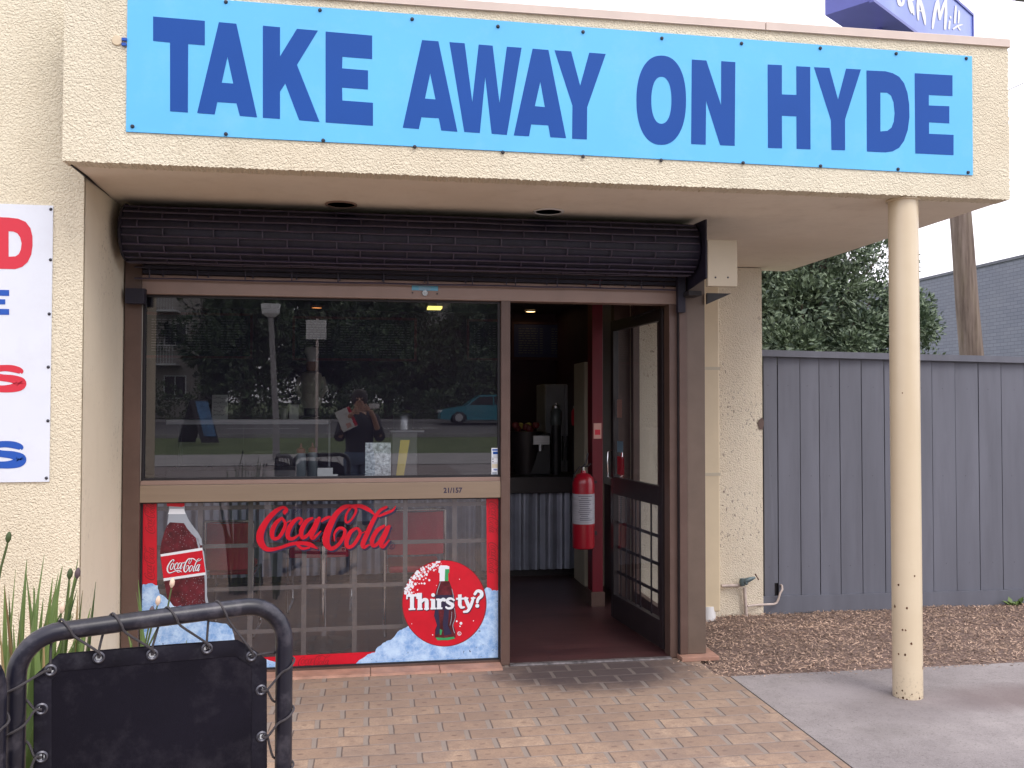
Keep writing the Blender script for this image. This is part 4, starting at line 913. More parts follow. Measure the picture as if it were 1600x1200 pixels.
# ================================================================== TREES
def leaf_cloud(mb, centers, nleaf, lsz, rr):
    for k in range(nleaf):
        c, r_ = centers[rr.randrange(len(centers))]
        while True:
            v = Vector((rr.uniform(-1, 1), rr.uniform(-1, 1), rr.uniform(-1, 1)))
            if .05 < v.length < 1: break
        v = v.normalized()*(v.length**.35); p = c + Vector((v.x*r_, v.y*r_, v.z*r_*.85))
        ax = (v.normalized() + Vector((rr.uniform(-.9, .9), rr.uniform(-.9, .9), rr.uniform(-.5, .9)))).normalized()
        sd = ax.cross(Vector((rr.uniform(-1, 1), rr.uniform(-1, 1), rr.uniform(-1, 1)))).normalized(); L = lsz*rr.uniform(.6, 1.3); wv = sd*L*.24
        up_ = ax.cross(sd)*L*.08
        mb.add([p, p+ax*L*.5+wv+up_, p+ax*L, p+ax*L*.5-wv+up_], [(0, 1, 2, 3)])
def make_tree(name, base, h, rad, nclump, nleaf, lsz, leafm, label, seed, group=None, low=.25, cat='tree', flat=1.0):
    rr = random.Random(seed); t_ = thing(name, base, label, cat, group); b = Vector(base)
    mb = MB(); cs = []
    tr = [b, b+Vector((.05*h*rr.uniform(-1, 1), .03*h, h*.3)), b+Vector((.06*h*rr.uniform(-1, 1), 0, h*.6)), b+Vector((0, 0, h*.9))]
    mb.tube(tr, [h*.035, h*.026, h*.016, h*.004], 9)
    for i in range(nclump):
        a = rr.uniform(0, 6.283); q = rr.uniform(low, .93); rw = rad*math.sin(math.pi*min(.97, max(.12, (q-low*.6)/(1.03-low*.6))))**.6
        d_ = rr.uniform(.25, 1)*rw; c = b+Vector((math.cos(a)*d_, math.sin(a)*d_*flat, q*h)); cs.append((c, rad*rr.uniform(.17, .34)))
        if i % 3 == 0: mb.tube([b+Vector((0, 0, h*min(.8, q*.6))), (b+Vector((0, 0, h*q*.7))+c)/2, c], [h*.012, h*.007, h*.002], 5)
    mb.build('trunk', M['bark'], t_, smooth=True)
    mb = MB(); leaf_cloud(mb, cs, nleaf, lsz, rr)
    leaf_cloud(mb, [(c, r_*.7) for c, r_ in cs if (c-b-Vector((0, 0, h*.55))).length < rad*.95], nleaf//4, lsz*1.7, rr)
    mb.build('crown', leafm, t_)
    return t_
tb = W(1262, 640, Y=10.3)
make_tree('broadleaf_tree', (tb.x, 10.3, -.15), 4.7, 1.30, 150, 76000, .058, M['leaf'], 'dense dark green broadleaf tree rising behind the grey fence', 21, low=.16)
# ================================================================== GREY BRICK BUILDING (perpendicular, right background)
def mat_greybrick():
    m, t, b = newmat('grey_painted_brick'); v = coords(t); sp = t.nodes.new('ShaderNodeSeparateXYZ'); t.links.new(v, sp.inputs[0])
    cx = t.nodes.new('ShaderNodeCombineXYZ'); t.links.new(math_(t, 'ADD', sp.outputs[1], sp.outputs[0]), cx.inputs[0]); t.links.new(sp.outputs[2], cx.inputs[1])
    br = N(t, 'ShaderNodeTexBrick', Scale=1.0); br.inputs['Brick Width'].default_value = .24; br.inputs['Row Height'].default_value = .086; br.inputs['Mortar Size'].default_value = .006
    br.inputs['Color1'].default_value = (.17, .185, .235, 1); br.inputs['Color2'].default_value = (.20, .215, .265, 1); br.inputs['Mortar'].default_value = (.11, .12, .16, 1); t.links.new(cx.outputs[0], br.inputs['Vector'])
    c = mixc(t, math_(t, 'MULTIPLY', ramp(t, noise(t, v, .7, 4), .35, .7), .3), br.outputs['Color'], (.22, .23, .26)); t.links.new(c, b.inputs['Base Color']); b.inputs['Roughness'].default_value = .85
    bump(t, b, br.outputs['Fac'], .5, -.008); return m
gb = thing('brick_building', (15, 20, -.15), 'plain grey painted brick side wall of the next building beyond the fence', 'building')
za, zb_ = W(1440, 437, X=15).z, W(1600, 398, X=15).z
mb = MB(); mb.box(15, 27, 9, 46, -.2, 5.02); mb.build('wall', mat_greybrick(), gb)
mb = MB(); mb.box(14.97, 27.03, 8.97, 46, 5.021, 5.09); mb.build('roof_capping', M['fence'], gb)
# ================================================================== POWER POLE
def mat_pole():
    m, t, b = newmat('weathered_pole'); v = coords(t, (1, 1, .05)); c = mixc(t, ramp(t, noise(t, v, 14, 6, .7), .35, .68), (.10, .07, .055), (.27, .21, .18)); v2 = coords(t, (1, 1, .3))
    c = mixc(t, math_(t, 'MULTIPLY', ramp(t, noise(t, v2, 6, 4), .5, .7), .5), c, (.2, .16, .11)); t.links.new(c, b.inputs['Base Color']); b.inputs['Roughness'].default_value = .9; bump(t, b, noise(t, v, 30, 4), .8, .01); return m
pp = thing('power_pole', (8.75, 12, -.15), 'weathered round timber power pole leaning slightly behind the fence', 'power pole')
b0, b1_ = W(1518.5, 552, Y=12), W(1500.5, 340, Y=12); dirp = (b1_-b0)/(b1_.z-b0.z); base = b0+dirp*(-.15-b0.z); top = b0+dirp*(8.2-b0.z)
mb = MB(); mb.tube([base+(top-base)*k/8+Vector((.012*math.sin(k*1.7), 0, 0)) for k in range(9)], [.178-.007*k for k in range(9)], 20); pp.location = base; mb.build('pole', mat_pole(), pp, smooth=True)
mb = MB(); q = base+(top-base)*.93; mb.box(q.x-1.1, q.x+1.1, q.y-.24, q.y-.13, q.z-.05, q.z+.05); mb.build('crossarm', M['bark'], pp)
for k in (-.95, .95, -.5, .5):
    mb = MB(); mb.lathe([(.02, 0), (.04, .03), (.02, .05), (.035, .08), (0, .11)], (q.x+k, q.y-.18, q.z+.05), 10); mb.build('insulator', M['white'], pp, smooth=True)
M['cab0'] = pm('grey_luminaire', (.22, .22, .25), .5)
lc = W(1636, -9, Y=9)
mb = MB(); mb.tube([top*.93+base*.07, top*.55+lc*.45+Vector((0, 0, 1.6)), lc+Vector((.25, .5, .5)), lc+Vector((.1, 0, .08))], .03, 8); arm = mb.build('lamp_arm', M['steel'], pp, smooth=True)
mb = MB(); mb.tube([lc+Vector((-.42, 0, -.03)), lc+Vector((-.36, 0, -.01)), lc+Vector((-.1, 0, .02)), lc+Vector((.25, .05, .05)), lc+Vector((.4, .08, .07))], [.03, .09, .12, .09, .03], 14); mb.build('lamp_head', M['cab0'], pp, smooth=True)
mb = MB(); a, b_ = W(1577, 140, Y=8.5), W(1603, 128, Y=8.2); dd_ = (b_-a); pts = [a-dd_*2+Vector((0, .5, 0)), a, b_, b_+dd_*14+Vector((0, 0, 1.5))]
mb.tube(pts, .004, 5); tag(mb.build('overhead_wire', M['black'], org=a), 'thin overhead wire crossing the white sky right of the canopy', 'wire')
# ================================================================== ROOF SIGN
fdir = Vector((.809, .588, 0)); fn_ = Vector((.588, -.809, 0))
farD = 7.5; pf = W(1519, 24, Y=6.6); pf = CAMP+(pf-CAMP)*(7.5/((pf-CAMP).dot(FW)))
def face(px, py, off=0): return WP(px, py, pf+fn_*off, fn_)
tz_ = pf.z; bzf = face(1519, 117).z; near = face(1364, 0); s_near = (near-pf).dot(fdir)
def SF(s, z, off=0): return pf+fdir*s+Vector((0, 0, z-pf.z))+fn_*off
rsn = thing('roof_sign', SF(s_near/2, CT-.02, -.15), 'slanting blue box sign with white brush lettering on the canopy roof', 'sign')
M['boxblue'] = pm('deep_blue_panel', (.10, .12, .42), .35, var=.06); M['boxface'] = pm('pale_blue_face', (.22, .30, .72), .3, var=.2, vs=1.6, dirt=(.4, .5, .85), dirt_amt=.35)
mb = MB(); th = .34
mb.mat(M['boxface']).quad(SF(s_near, bzf), SF(0, bzf), SF(0, tz_), SF(s_near, tz_)); mb.mat(M['boxblue'])
mb.quad(SF(s_near, bzf, -th), SF(0, bzf, -th), SF(0, bzf), SF(s_near, bzf)); mb.quad(SF(s_near, tz_, -th), SF(0, tz_, -th), SF(0, tz_), SF(s_near, tz_)); mb.quad(SF(s_near, bzf, -th), SF(s_near, bzf), SF(s_near, tz_), SF(s_near, tz_, -th)); mb.quad(SF(0, bzf, -th), SF(0, bzf), SF(0, tz_), SF(0, tz_, -th)); mb.quad(SF(s_near, bzf, -th), SF(0, bzf, -th), SF(0, tz_, -th), SF(s_near, tz_, -th))
mb.build('box', None, rsn)
mb = MB()
for (s0, s1, z0, z1) in ((s_near-.012, .012, tz_-.004, tz_+.016), (s_near-.012, .012, bzf-.016, bzf+.004), (-.004, .014, bzf, tz_), (s_near-.014, s_near+.004, bzf, tz_)):
    vs = [SF(s, z, o) for z in (z0, z1) for o in (-.02, .010) for s in (s0, s1)]; mb.add(vs, [(0, 2, 3, 1), (4, 5, 7, 6), (0, 1, 5, 4), (2, 6, 7, 3), (0, 4, 6, 2), (1, 3, 7, 5)])
mb.build('rim', M['boxblue'], rsn)
mb = MB(); mb.eps = fn_*2e-5; f6 = lambda u, v: face(1300+u/5.333, v/5.333, .003)
for st in ([(455,-130,16),(460,-60,24),(470,-20,14)], [(452,-125,14),(500,-130,24),(512,-95,22),(470,-60,14)],
           [(545,-90,16),(550,-20,24),(568,35,34),(590,30,24),(596,-10,20),(590,-70,14)],
           [(636,-70,16),(642,0,26),(652,60,26),(664,105,14)], [(640,-65,14),(690,-70,24),(700,-25,22),(655,10,14)], [(660,5,12),(672,60,20),(682,122,12)],
           [(718,165,12),(716,60,26),(722,-30,22)], [(722,-30,16),(745,40,26),(768,140,26),(776,205,10)], [(715,85,10),(755,95,10)],
           [(838,235,16),(850,140,26),(872,30,26),(884,0,14)], [(884,0,14),(890,80,24),(898,160,18)], [(898,160,14),(925,60,24),(950,-10,18)], [(950,0,14),(948,120,24),(940,240,18)],
           [(980,180,18),(974,240,14)], [(986,140,14),(988,150,14)], [(1022,190,16),(1028,110,20),(1030,50,12)], [(1052,190,12),(1058,120,18),(1056,90,10)], [(1010,240,14),(1050,215,16),(1086,206,8)], [(1046,220,10),(1066,250,12)]):
    mb.ribbon(st, f6, sub=4)
mb.build('lettering', M['white'], rsn)
mb = MB()
for s in (s_near*.25, s_near*.75): p = SF(s, bzf, -th/2); mb.tube([(p.x, p.y, CT-.03), (p.x, p.y, bzf)], .03, 8)
mb.split('bracket', M['boxblue'], rsn)
# ================================================================== CAFE BARRIER
bl0 = W(25, 1080, Y=2.00); br0 = W(443.5, 1080, Y=2.16)
bu = Vector((br0.x-bl0.x, br0.y-bl0.y, 0)); BWID = bu.length; bu.normalize(); bn = Vector((bu.y, -bu.x, 0))   # bn towards the viewer
def BP(px, py, off=0): return WP(px, py, bl0+bn*off, bn)
ztl, ztr = BP(70, 981.5).z, BP(385, 961.5).z
TR = .0195; zt = (ztl+ztr)/2
bar = thing('cafe_barrier', (bl0.x, bl0.y, 0), 'black tubular cafe barrier with laced black canvas panel in the left foreground', 'barrier', 'black cafe barriers')
def BL(s, z, off=0): return Vector((bl0.x, bl0.y, z)) + bu*s + bn*off
rc = .085; zl, zr = zt-.002, zt+.012
pts = [BL(0, .03), BL(0, .4), BL(0, zl-rc)]
for k in range(1, 8): a = R(180-k*90/8); pts.append(BL(rc+rc*math.cos(a), zl-rc+rc*math.sin(a)))
pts += [BL(rc, zl), BL(BWID/2, (zl+zr)/2+.001), BL(BWID-rc, zr)]
for k in range(1, 8): a = R(90-k*90/8); pts.append(BL(BWID-rc+rc*math.cos(a), zr-rc+rc*math.sin(a)))
pts += [BL(BWID, zr-rc), BL(BWID, .4), BL(BWID, .03)]
mb = MB(); mb.tube(pts, TR, 18); mb.tube([BL(0, .16), BL(BWID, .16)], TR*.9, 12); mb.build('frame', M['tubeblack'], bar, smooth=True)
for s in (0, BWID):
    mb = MB(); mb.tube([BL(s, .02, -.22), BL(s, .02, .22)], .018, 10); mb.build('foot', M['tubeblack'], bar, smooth=True)
cf = lambda u, v, o=0: BP(u/2.857, 780+v/2.857, o)
# canvas: gently creased sheet with hem, real thickness
pt = [cf(150,792), cf(262,690), cf(560,664), cf(800,645), cf(1060,628), cf(1118,660), cf(1190,716)]
zb = .22
outl = pt + [BL((pt[-1]-bl0).dot(bu)+.004, .6), BL((pt[-1]-bl0).dot(bu)-.0, zb), BL((pt[0]-bl0).dot(bu)+.01, zb), BL((pt[0]-bl0).dot(bu)+.004, .6)]
mb = MB(); mb.prism([p+bn*.002 for p in outl], -bn*.004)
cv = mb.build('canvas_panel', M['canvas'], bar)
M['hem'] = pm('canvas_hem', (.0085, .0075, .014), .75, spec=.2, var=.3, vs=9, bmp=.5, bs=25, dirt=(.07, .07, .085), dirt_amt=.35)
mb = MB()
def hem(a, b_, wd, inn):
    n = 10; vs = []
    for i in range(n+1):
        p = a+(b_-a)*i/n; w_ = .0015*math.sin(i*2.3)
        vs += [p+bn*(.0035), p+inn*wd*.5+bn*(.0075+w_), p+inn*wd+bn*.0032]
    mb.add(vs, [(3*i+k, 3*i+3+k, 3*i+4+k, 3*i+1+k) for i in range(n) for k in range(2)])
up_ = Vector((0, 0, 1))
hem(pt[1]+Vector((0, 0, -.001)), pt[4], .035, -up_); hem(outl[-2]+bu*.001, pt[0]+bu*.001, .032, bu); hem(outl[-3], pt[6]-bu*.001, .032, -bu)
hem(pt[0], pt[1], .03, (bu-up_).normalized()); hem(pt[4], pt[6], .03, (-bu-up_).normalized())
mb.build('hem', M['hem'], bar, smooth=True)
eye = [cf(225, 760), cf(440, 703), cf(678, 690), cf(922, 663), cf(1120, 697)]
eyeR = [cf(1163, 848), cf(1166, 1055)]; eyeL = [cf(185, 932), cf(185, 1145)]
for k in (1, 2, 3, 4): eyeR.append(eyeR[1]+Vector((0, 0, -.15*k))); eyeL.append(eyeL[1]+Vector((0, 0, -.15*k)))
def eyelet(p):
    mb = MB(); p = p+bn*.008; vs = []; n = 20
    for r_, o in ((.0125, -.003), (.0125, 0), (.0095, .002), (.0065, .0), (.0062, -.004)):
        for k in range(n): a = 2*math.pi*k/n; vs.append(p+bu*math.cos(a)*r_+up_*math.sin(a)*r_+bn*o)
    mb.mat(M['eyemetal']).add(vs, [(i*n+k, i*n+(k+1) % n, (i+1)*n+(k+1) % n, (i+1)*n+k) for i in range(4) for k in range(n)])
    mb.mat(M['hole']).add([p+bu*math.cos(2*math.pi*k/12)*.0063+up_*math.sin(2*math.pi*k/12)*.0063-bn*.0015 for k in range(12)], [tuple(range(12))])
    mb.build('eyelet', None, bar, smooth=True)
M['eyemetal'] = pm('dull_eyelet', (.10, .10, .12), .4, metal=.7, var=.2)
M['hole'] = pm('eyelet_daylight', (.62, .65, .67), .6, var=.3, vs=60)  # pale disc colour paints the daylight showing through each eyelet
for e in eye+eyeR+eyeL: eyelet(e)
def wrap(mb, e0, e1, X, d, side=1):
    """cord from eyelet e0 behind and over the tube at X, then in front of it down to eyelet e1; d points from tube to canvas"""
    along = (e1-e0).normalized(); q = TR+.003
    P = [e0+bn*.010, e0+bn*.004+d*(-.012), X-along*.02+d*q-bn*.004, X-along*.012-bn*q, X-along*.002-d*q, X+along*.008+bn*q*.75-d*q*.6, X+along*.016+bn*q, X+along*.026+d*q*.8+bn*q*.8, e1+bn*.013-d*.012, e1+bn*.009]
    S = []
    for i in range(len(P)-1):
        p0, p1, p2, p3 = P[max(i-1, 0)], P[i], P[i+1], P[min(i+2, len(P)-1)]
        for k in range(4):
            t = k/4; S.append(.5*((2*p1)+(-p0+p2)*t+(2*p0-5*p1+4*p2-p3)*t*t+(-p0+3*p1-3*p2+p3)*t**3))
    S.append(P[-1]); mb.tube(S, .0027, 6)
mb = MB()
def toptube(s): return BL(s, zl+(zr-zl)*s/BWID)
for i in range(4):
    s = ((eye[i]+eye[i+1])/2-bl0).dot(bu)-.025; wrap(mb, eye[i], eye[i+1], toptube(s), -up_)
wrap(mb, eye[4], eyeR[0], BL(BWID, (eye[4].z+eyeR[0].z)/2+.02), -bu)
wrap(mb, eyeL[0], eye[0], BL(0, (eye[0].z+eyeL[0].z)/2), bu)
for i in range(5):
    wrap(mb, eyeR[i], eyeR[i+1], BL(BWID, (eyeR[i].z+eyeR[i+1].z)/2), -bu); wrap(mb, eyeL[i+1], eyeL[i], BL(0, (eyeL[i].z+eyeL[i+1].z)/2), bu)
mb.build('lacing', M['cord'], bar, smooth=True)
bar2 = copy_tree(bar); bar2['label'] = 'second black tubular cafe barrier cut off at the left edge'
an = R(52); e_ = W(-6, 1080, Y=1.95); bd = Vector((bu.x*math.cos(an)-bu.y*math.sin(an), bu.x*math.sin(an)+bu.y*math.cos(an), 0)); bar2.rotation_euler = (0, 0, an); bar2.location = (e_.x-bd.x*BWID, e_.y-bd.y*BWID, -.03)

# ================================================================== STRAP-LEAVED PLANTS
def blade(mb, base, tip, wd, bend, rr, tw=0):
    n = 9; d = tip-base; side = Vector((rr.uniform(-1, 1), rr.uniform(-.6, .6), 0)).normalized(); side = (Vector((1, 0, 0))+side*.7).normalized()
    vs = []
    for i in range(n+1):
        t = i/n; p = base+d*t+bend*(math.sin(t*math.pi))*1.0 + Vector((0, 0, 0)); w_ = wd*(.45+.75*math.sin(min(1, t*1.25+.12)*math.pi*.62))*(1 if t < .6 else max(0.02, (1-t)/.4)**.75)
        fold = Vector((0, -1, 0))*w_*.35
        vs += [p-side*w_, p+fold, p+side*w_]
    mb.add(vs, [(3*i+k, 3*i+k+1, 3*i+k+4, 3*i+k+3) for i in range(n) for k in (0, 1)])
def plant(tips, bpx, Yd, label, seed, extra=0, stalks=()):
    rr = random.Random(seed); bx_ = W(bpx, 1150, Y=Yd).x
    pl = thing('strap_leaf_plant', (bx_, Yd, 0), label, 'plant', 'strap leaved plants along the left wall')
    mb = MB(); mb.mat(M['blade'])
    for (px, py, bp) in tips:
        y = Yd+rr.uniform(-.12, .12); tip = W(px, py, Y=y); base = Vector((W(bp, 1150, Y=y).x*.75+bx_*.25, y+rr.uniform(-.04, .04), 0)); blade(mb, base, tip, rr.uniform(.010, .016), Vector((rr.uniform(-.02, .02)+(base.x-tip.x)*.16, rr.uniform(-.03, .03), .02)), rr)
    for i in range(extra):
        y = Yd+rr.uniform(-.2, .2); tip = W(bpx+rr.uniform(-120, 95), rr.uniform(880, 1120), Y=y); base = Vector((bx_+rr.uniform(-.12, .12), y, 0)); blade(mb, base, tip, rr.uniform(.008, .012), Vector(((base.x-tip.x)*.2, 0, .03)), rr)
    for i in range(extra//5):
        mb.mat(M['blade_dry']); y = Yd+rr.uniform(-.15, .15); tip = W(bpx+rr.uniform(-80, 90), rr.uniform(890, 1020), Y=y); blade(mb, Vector((bx_+rr.uniform(-.1, .1), y, 0)), tip, rr.uniform(.005, .009), Vector((rr.uniform(-.04, .04), 0, .03)), rr)
    mb.build('leaves', None, pl)
    for (pxs, bud) in stalks:
        sp_ = [W(px, py, Y=Yd-.05) for px, py in pxs]; sp_ = [Vector((sp_[0].x*.8+bx_*.2, Yd-.05, .1))]+sp_
        mb = MB(); mb.tube(sp_, [.0035]*(len(sp_)-1)+[.0025], 6); st = mb.build('flower_stalk', M['stalk'], pl, smooth=True)
        mb = MB(); p = sp_[-1]; L = .028; mb.tube([p, p+Vector((.001, 0, L*.35)), p+Vector((.003, 0, L*.8)), p+Vector((.004, 0, L*1.15))], [.003, .0085, .008, .003], 8); mb.build('bud', M[bud], st, smooth=True)
M['stalk'] = pm('flower_stalk', (.07, .10, .03), .6, var=.3); M['budgreen'] = pm('green_bud', (.05, .08, .025), .6, var=.3); M['budpale'] = pm('withered_flower', (.72, .55, .42), .7, var=.2); M['budbrown'] = pm('dry_bud', (.10, .07, .08), .7, var=.3)
T = []
for (u, v, b_) in ((198,245,15),(120,270,10),(70,310,-10),(278,300,60),(348,268,75),(235,350,50),(180,350,45),(428,368,95),(405,485,105),(20,380,-25),(366,420,100),(315,360,80),(100,470,30),(155,395,30),(300,520,85),(0,520,-40),(260,440,70),(345,560,95),(60,560,0),(210,500,50),(40,430,-5),(330,620,80),(140,600,40),(385,590,100)): T.append((u/2.857, 780+v/2.857, b_))
plant(T, 40, 2.95, 'large clump of green strap leaves with buds at the far left behind the barrier', 31, 60,
      [([(-12, 960), (2, 885), (10, 856), (12, 848)], 'budgreen'), ([(100, 985), (104, 950), (114, 925), (120, 904)], 'budbrown'), ([(100, 980), (108, 905)], 'budgreen'), ([(100, 990), (93, 975), (96, 958)], 'budpale')])
plant([(216, 906, 222), (213, 925, 226), (199, 985, 232), (228, 1000, 235), (206, 1000, 225), (292, 1000, 250), (240, 1040, 240), (262, 1045, 250)], 238, 3.3, 'small sparse strap leaf plant with pale withered flowers in front of the window', 32, 0,
      [([(232, 1010), (262, 950), (268, 918)], 'budpale'), ([(228, 1015), (238, 975), (246, 946)], 'budpale'), ([(226, 1010), (236, 962)], 'budbrown')])

# ================================================================== INTERIOR
IX0, IX1, IY1, IZ = -2.9, 2.028, 9.6, 2.555
M['darkwall'] = pm('maroon_wall', (.05, .018, .03), .6, var=.2); M['ceil'] = pm('shop_ceiling', (.10, .09, .09), .8); M['tile'] = pm('pale_cabinet', (.36, .36, .36), .35, var=.06)
def mat_floor():
    m, t, b = newmat('dark_timber_floor'); v = coords(t); sp = t.nodes.new('ShaderNodeSeparateXYZ'); t.links.new(v, sp.inputs[0]); cx = t.nodes.new('ShaderNodeCombineXYZ'); t.links.new(sp.outputs[0], cx.inputs[0]); t.links.new(sp.outputs[1], cx.inputs[1])
    br = N(t, 'ShaderNodeTexBrick', Scale=1.0); br.inputs['Brick Width'].default_value = 1.1; br.inputs['Row Height'].default_value = .12; br.inputs['Mortar Size'].default_value = .002
    br.inputs['Color1'].default_value = (.034, .012, .015, 1); br.inputs['Color2'].default_value = (.058, .022, .024, 1); br.inputs['Mortar'].default_value = (.015, .008, .01, 1); t.links.new(cx.outputs[0], br.inputs['Vector'])
    v2 = coords(t, (.3, 3, 1)); c = mixc(t, math_(t, 'MULTIPLY', ramp(t, noise(t, v2, 14, 5, .7), .4, .7), .4), br.outputs['Color'], (.12, .06, .055)); t.links.new(c, b.inputs['Base Color']); b.inputs['Roughness'].default_value = .38; return m
mb = MB(); mb.quad((IX0, 5.376, .008), (IX1, 5.376, .008), (IX1, IY1, .008), (IX0, IY1, .008)); mb.build('floor', mat_floor(), kind='structure')
mb = MB(); mb.box(IX0+.006, 2.027, 5.465, IY1, IZ, IZ+.03); mb.build('ceiling', M['ceil'], kind='structure')
mb = MB(); mb.box(IX0+.006, 2.027, IY1, IY1+.06, 0, IZ); mb.build('interior_wall', M['darkwall'], shop)
mb = MB(); mb.mat(M['brown']).box(1.90, 2.026, 6.86, 6.95, .009, IZ-.001); mb.mat(M['tile']).box(1.965, 2.027, 6.951, 7.6, .9, IZ-.001)
mb.mat(M['darkwall']).box(2.0, 2.027, 7.61, IY1-.001, .009, IZ-.001).box(2.0, 2.027, 6.951, 7.6, .009, .899)
mb.box(-2.9, SX0, 5.47, 5.50, .009, IZ-.001).box(-2.9, -2.87, 5.501, IY1-.001, .009, IZ-.001)
mb.split('interior_wall', None, shop)
rp_ = thing('red_pillar', (1.74, 6.86, 0), 'narrow red painted pillar beside the open entrance door', 'pillar')
xa, xb = W(925.5, 700, Y=6.80).x, W(942, 700, Y=6.80).x
mb = MB(); mb.box(xa, xb, 6.80, 6.95, .009, IZ-.001); mb.build('shaft', M['red'], rp_, bev=.003)
mb = MB(); mb.box(xa-.012, xb+.01, 6.785, 6.96, .009, .12); mb.build('skirting', M['brown'], rp_)
mb = MB(); mb.mat(M['pinkst']).box(xa+.01, xb-.012, 6.7965, 6.7995, 1.30, 1.42); mb.mat(M['letred']).box(xa+.02, xb-.022, 6.7955, 6.7965, 1.33, 1.37)
mb.build('notice', None, rp_)
# fire extinguisher on the pillar
ec = W(911.5, 800, Y=6.70); k_ = (6.70*1.0)/FPX; er = 17.5*6.78/FPX; z_t, z_b = W(911, 739, Y=6.70).z, W(911, 857, Y=6.70).z
fx = thing('fire_extinguisher', (ec.x, 6.70, z_b), 'red fire extinguisher with silver band hung on the red pillar inside the doorway', 'extinguisher')
M['exred'] = pm('extinguisher_red', (.36, .008, .022), .28, var=.05, coat=.3); M['exlabel'] = pm('silver_label', (.42, .42, .46), .4, var=.15, vs=60, stretch=(.1, .1, 3))
mb = MB(); h = z_t-z_b; mb.lathe([(er*.8, 0), (er*.97, .008), (er, .02), (er, h*.86), (er*.92, h*.93), (er*.6, h*.985), (er*.25, h), (er*.22, h+.02)], (ec.x, 6.70, z_b), 32); mb.build('cylinder', M['exred'], fx, smooth=True)
mb = MB(); mb.lathe([(er+.0012, h*.335), (er+.0012, h*.73)], (ec.x, 6.70, z_b), 32); mb.build('label_band', M['exlabel'], fx, smooth=True)
mb = MB(); rr = random.Random(2)
for q in range(13):
    z = z_b+h*(.70-.026*q); a0 = -90-rr.uniform(25, 40); a1 = -90+rr.uniform(10, 38); ps_ = arc((ec.x, 6.70, z), er+.0022, a0, a1, 8, ('x', 'y'))
    for p0, p1 in zip(ps_, ps_[1:]): mb.quad(p0, p1, p1+Vector((0, 0, .0035)), p0+Vector((0, 0, .0035)))
mb.build('fine_print', M['decaldark'], fx)
mb = MB(); mb.tube([(ec.x, 6.70, z_t+.0), (ec.x, 6.70, z_t+.045)], .013, 10); mb.build('valve', M['chrome'], fx, smooth=True)
mb = MB(); c = Vector((ec.x, 6.70, z_t+.04)); mb.tube([c+Vector((-.01, 0, .0)), c+Vector((.02, 0, .03)), c+Vector((.035, 0, .11))], [.009, .008, .006], 6); mb.tube([c+Vector((-.02, 0, 0)), c+Vector((.03, 0, .01)), c+Vector((.06, 0, .03))], [.008, .007, .006], 6)
mb.tube([c, c+Vector((-.03, -.02, .01)), c+Vector((-.075, -.01, -.05)), c+Vector((-.078, 0, -.25))], .007, 8); mb.build('handle', M['black'], fx, smooth=True)
mb = MB(); mb.box(ec.x+er*.3, xa+.01, 6.695, 6.705, z_b+.1, z_b+.13); mb.box(ec.x+er*.3, xa+.01, 6.695, 6.705, z_t-.08, z_t-.06); mb.split('bracket', M['black'], fx)
# counter with corrugated iron front
ct = thing('service_counter', (.3, 8.3, 0), 'dark topped service counter faced with upright corrugated iron', 'counter')
mb = MB(); vs = []; n = 340; x0, x1 = IX0+.06, 1.96
for i in range(n+1):
    x = x0+(x1-x0)*i/n; y = 8.05+.012*math.sin(x*2*math.pi/.076); vs += [(x, y, .075), (x, y, .765)]
mb.add(vs, [(2*i, 2*i+2, 2*i+3, 2*i+1) for i in range(n)]); M['corr'] = pm('corrugated_iron', (.36, .38, .46),   .42, metal=.55, var=.15, vs=5); mb.build('corrugated_front', M['corr'], ct, smooth=True)
mb = MB(); mb.box(x0, x1, 7.98, 8.6, .77, .915); mb.build('top', M['darkframe'], ct, bev=.005)
mb = MB(); mb.box(x0, x1, 8.12, 8.55, .009, .769); mb.build('body', M['darkframe'], ct)
# glass food display case standing on the counter
a, b_ = W(262, 655, Y=7.95), W(513, 661, Y=7.95)
dc = thing('display_case', ((a.x+b_.x)/2, 8.1, .915), 'long glass food display case on the counter behind the upper window', 'display case')
mb = MB(); mb.box(a.x, b_.x, 7.90, 8.45, 1.395, 1.43); mb.build('top_shelf', M['white'], dc)
mb = MB(); mb.box(a.x, b_.x, 7.93, 8.43, .917, 1.0); mb.build('base', M['steel'], dc)
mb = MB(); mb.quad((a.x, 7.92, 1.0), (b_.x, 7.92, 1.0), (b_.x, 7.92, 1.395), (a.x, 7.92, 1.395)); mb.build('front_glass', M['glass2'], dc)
mb = MB()
for x in (a.x+.01, b_.x-.01): mb.box(x-.008, x+.008, 8.40, 8.42, 1.0, 1.395)
mb.split('upright', M['steel'], dc)
for px in (300, 355, 418): c = W(px, 731, Y=8.1); mb = MB(); mb.lathe([(.0, 0), (.11, .002), (.13, .03), (.135, .03)], (c.x, 8.1, 1.002), 20); mb.build('tray', M['steel'], dc, smooth=True)
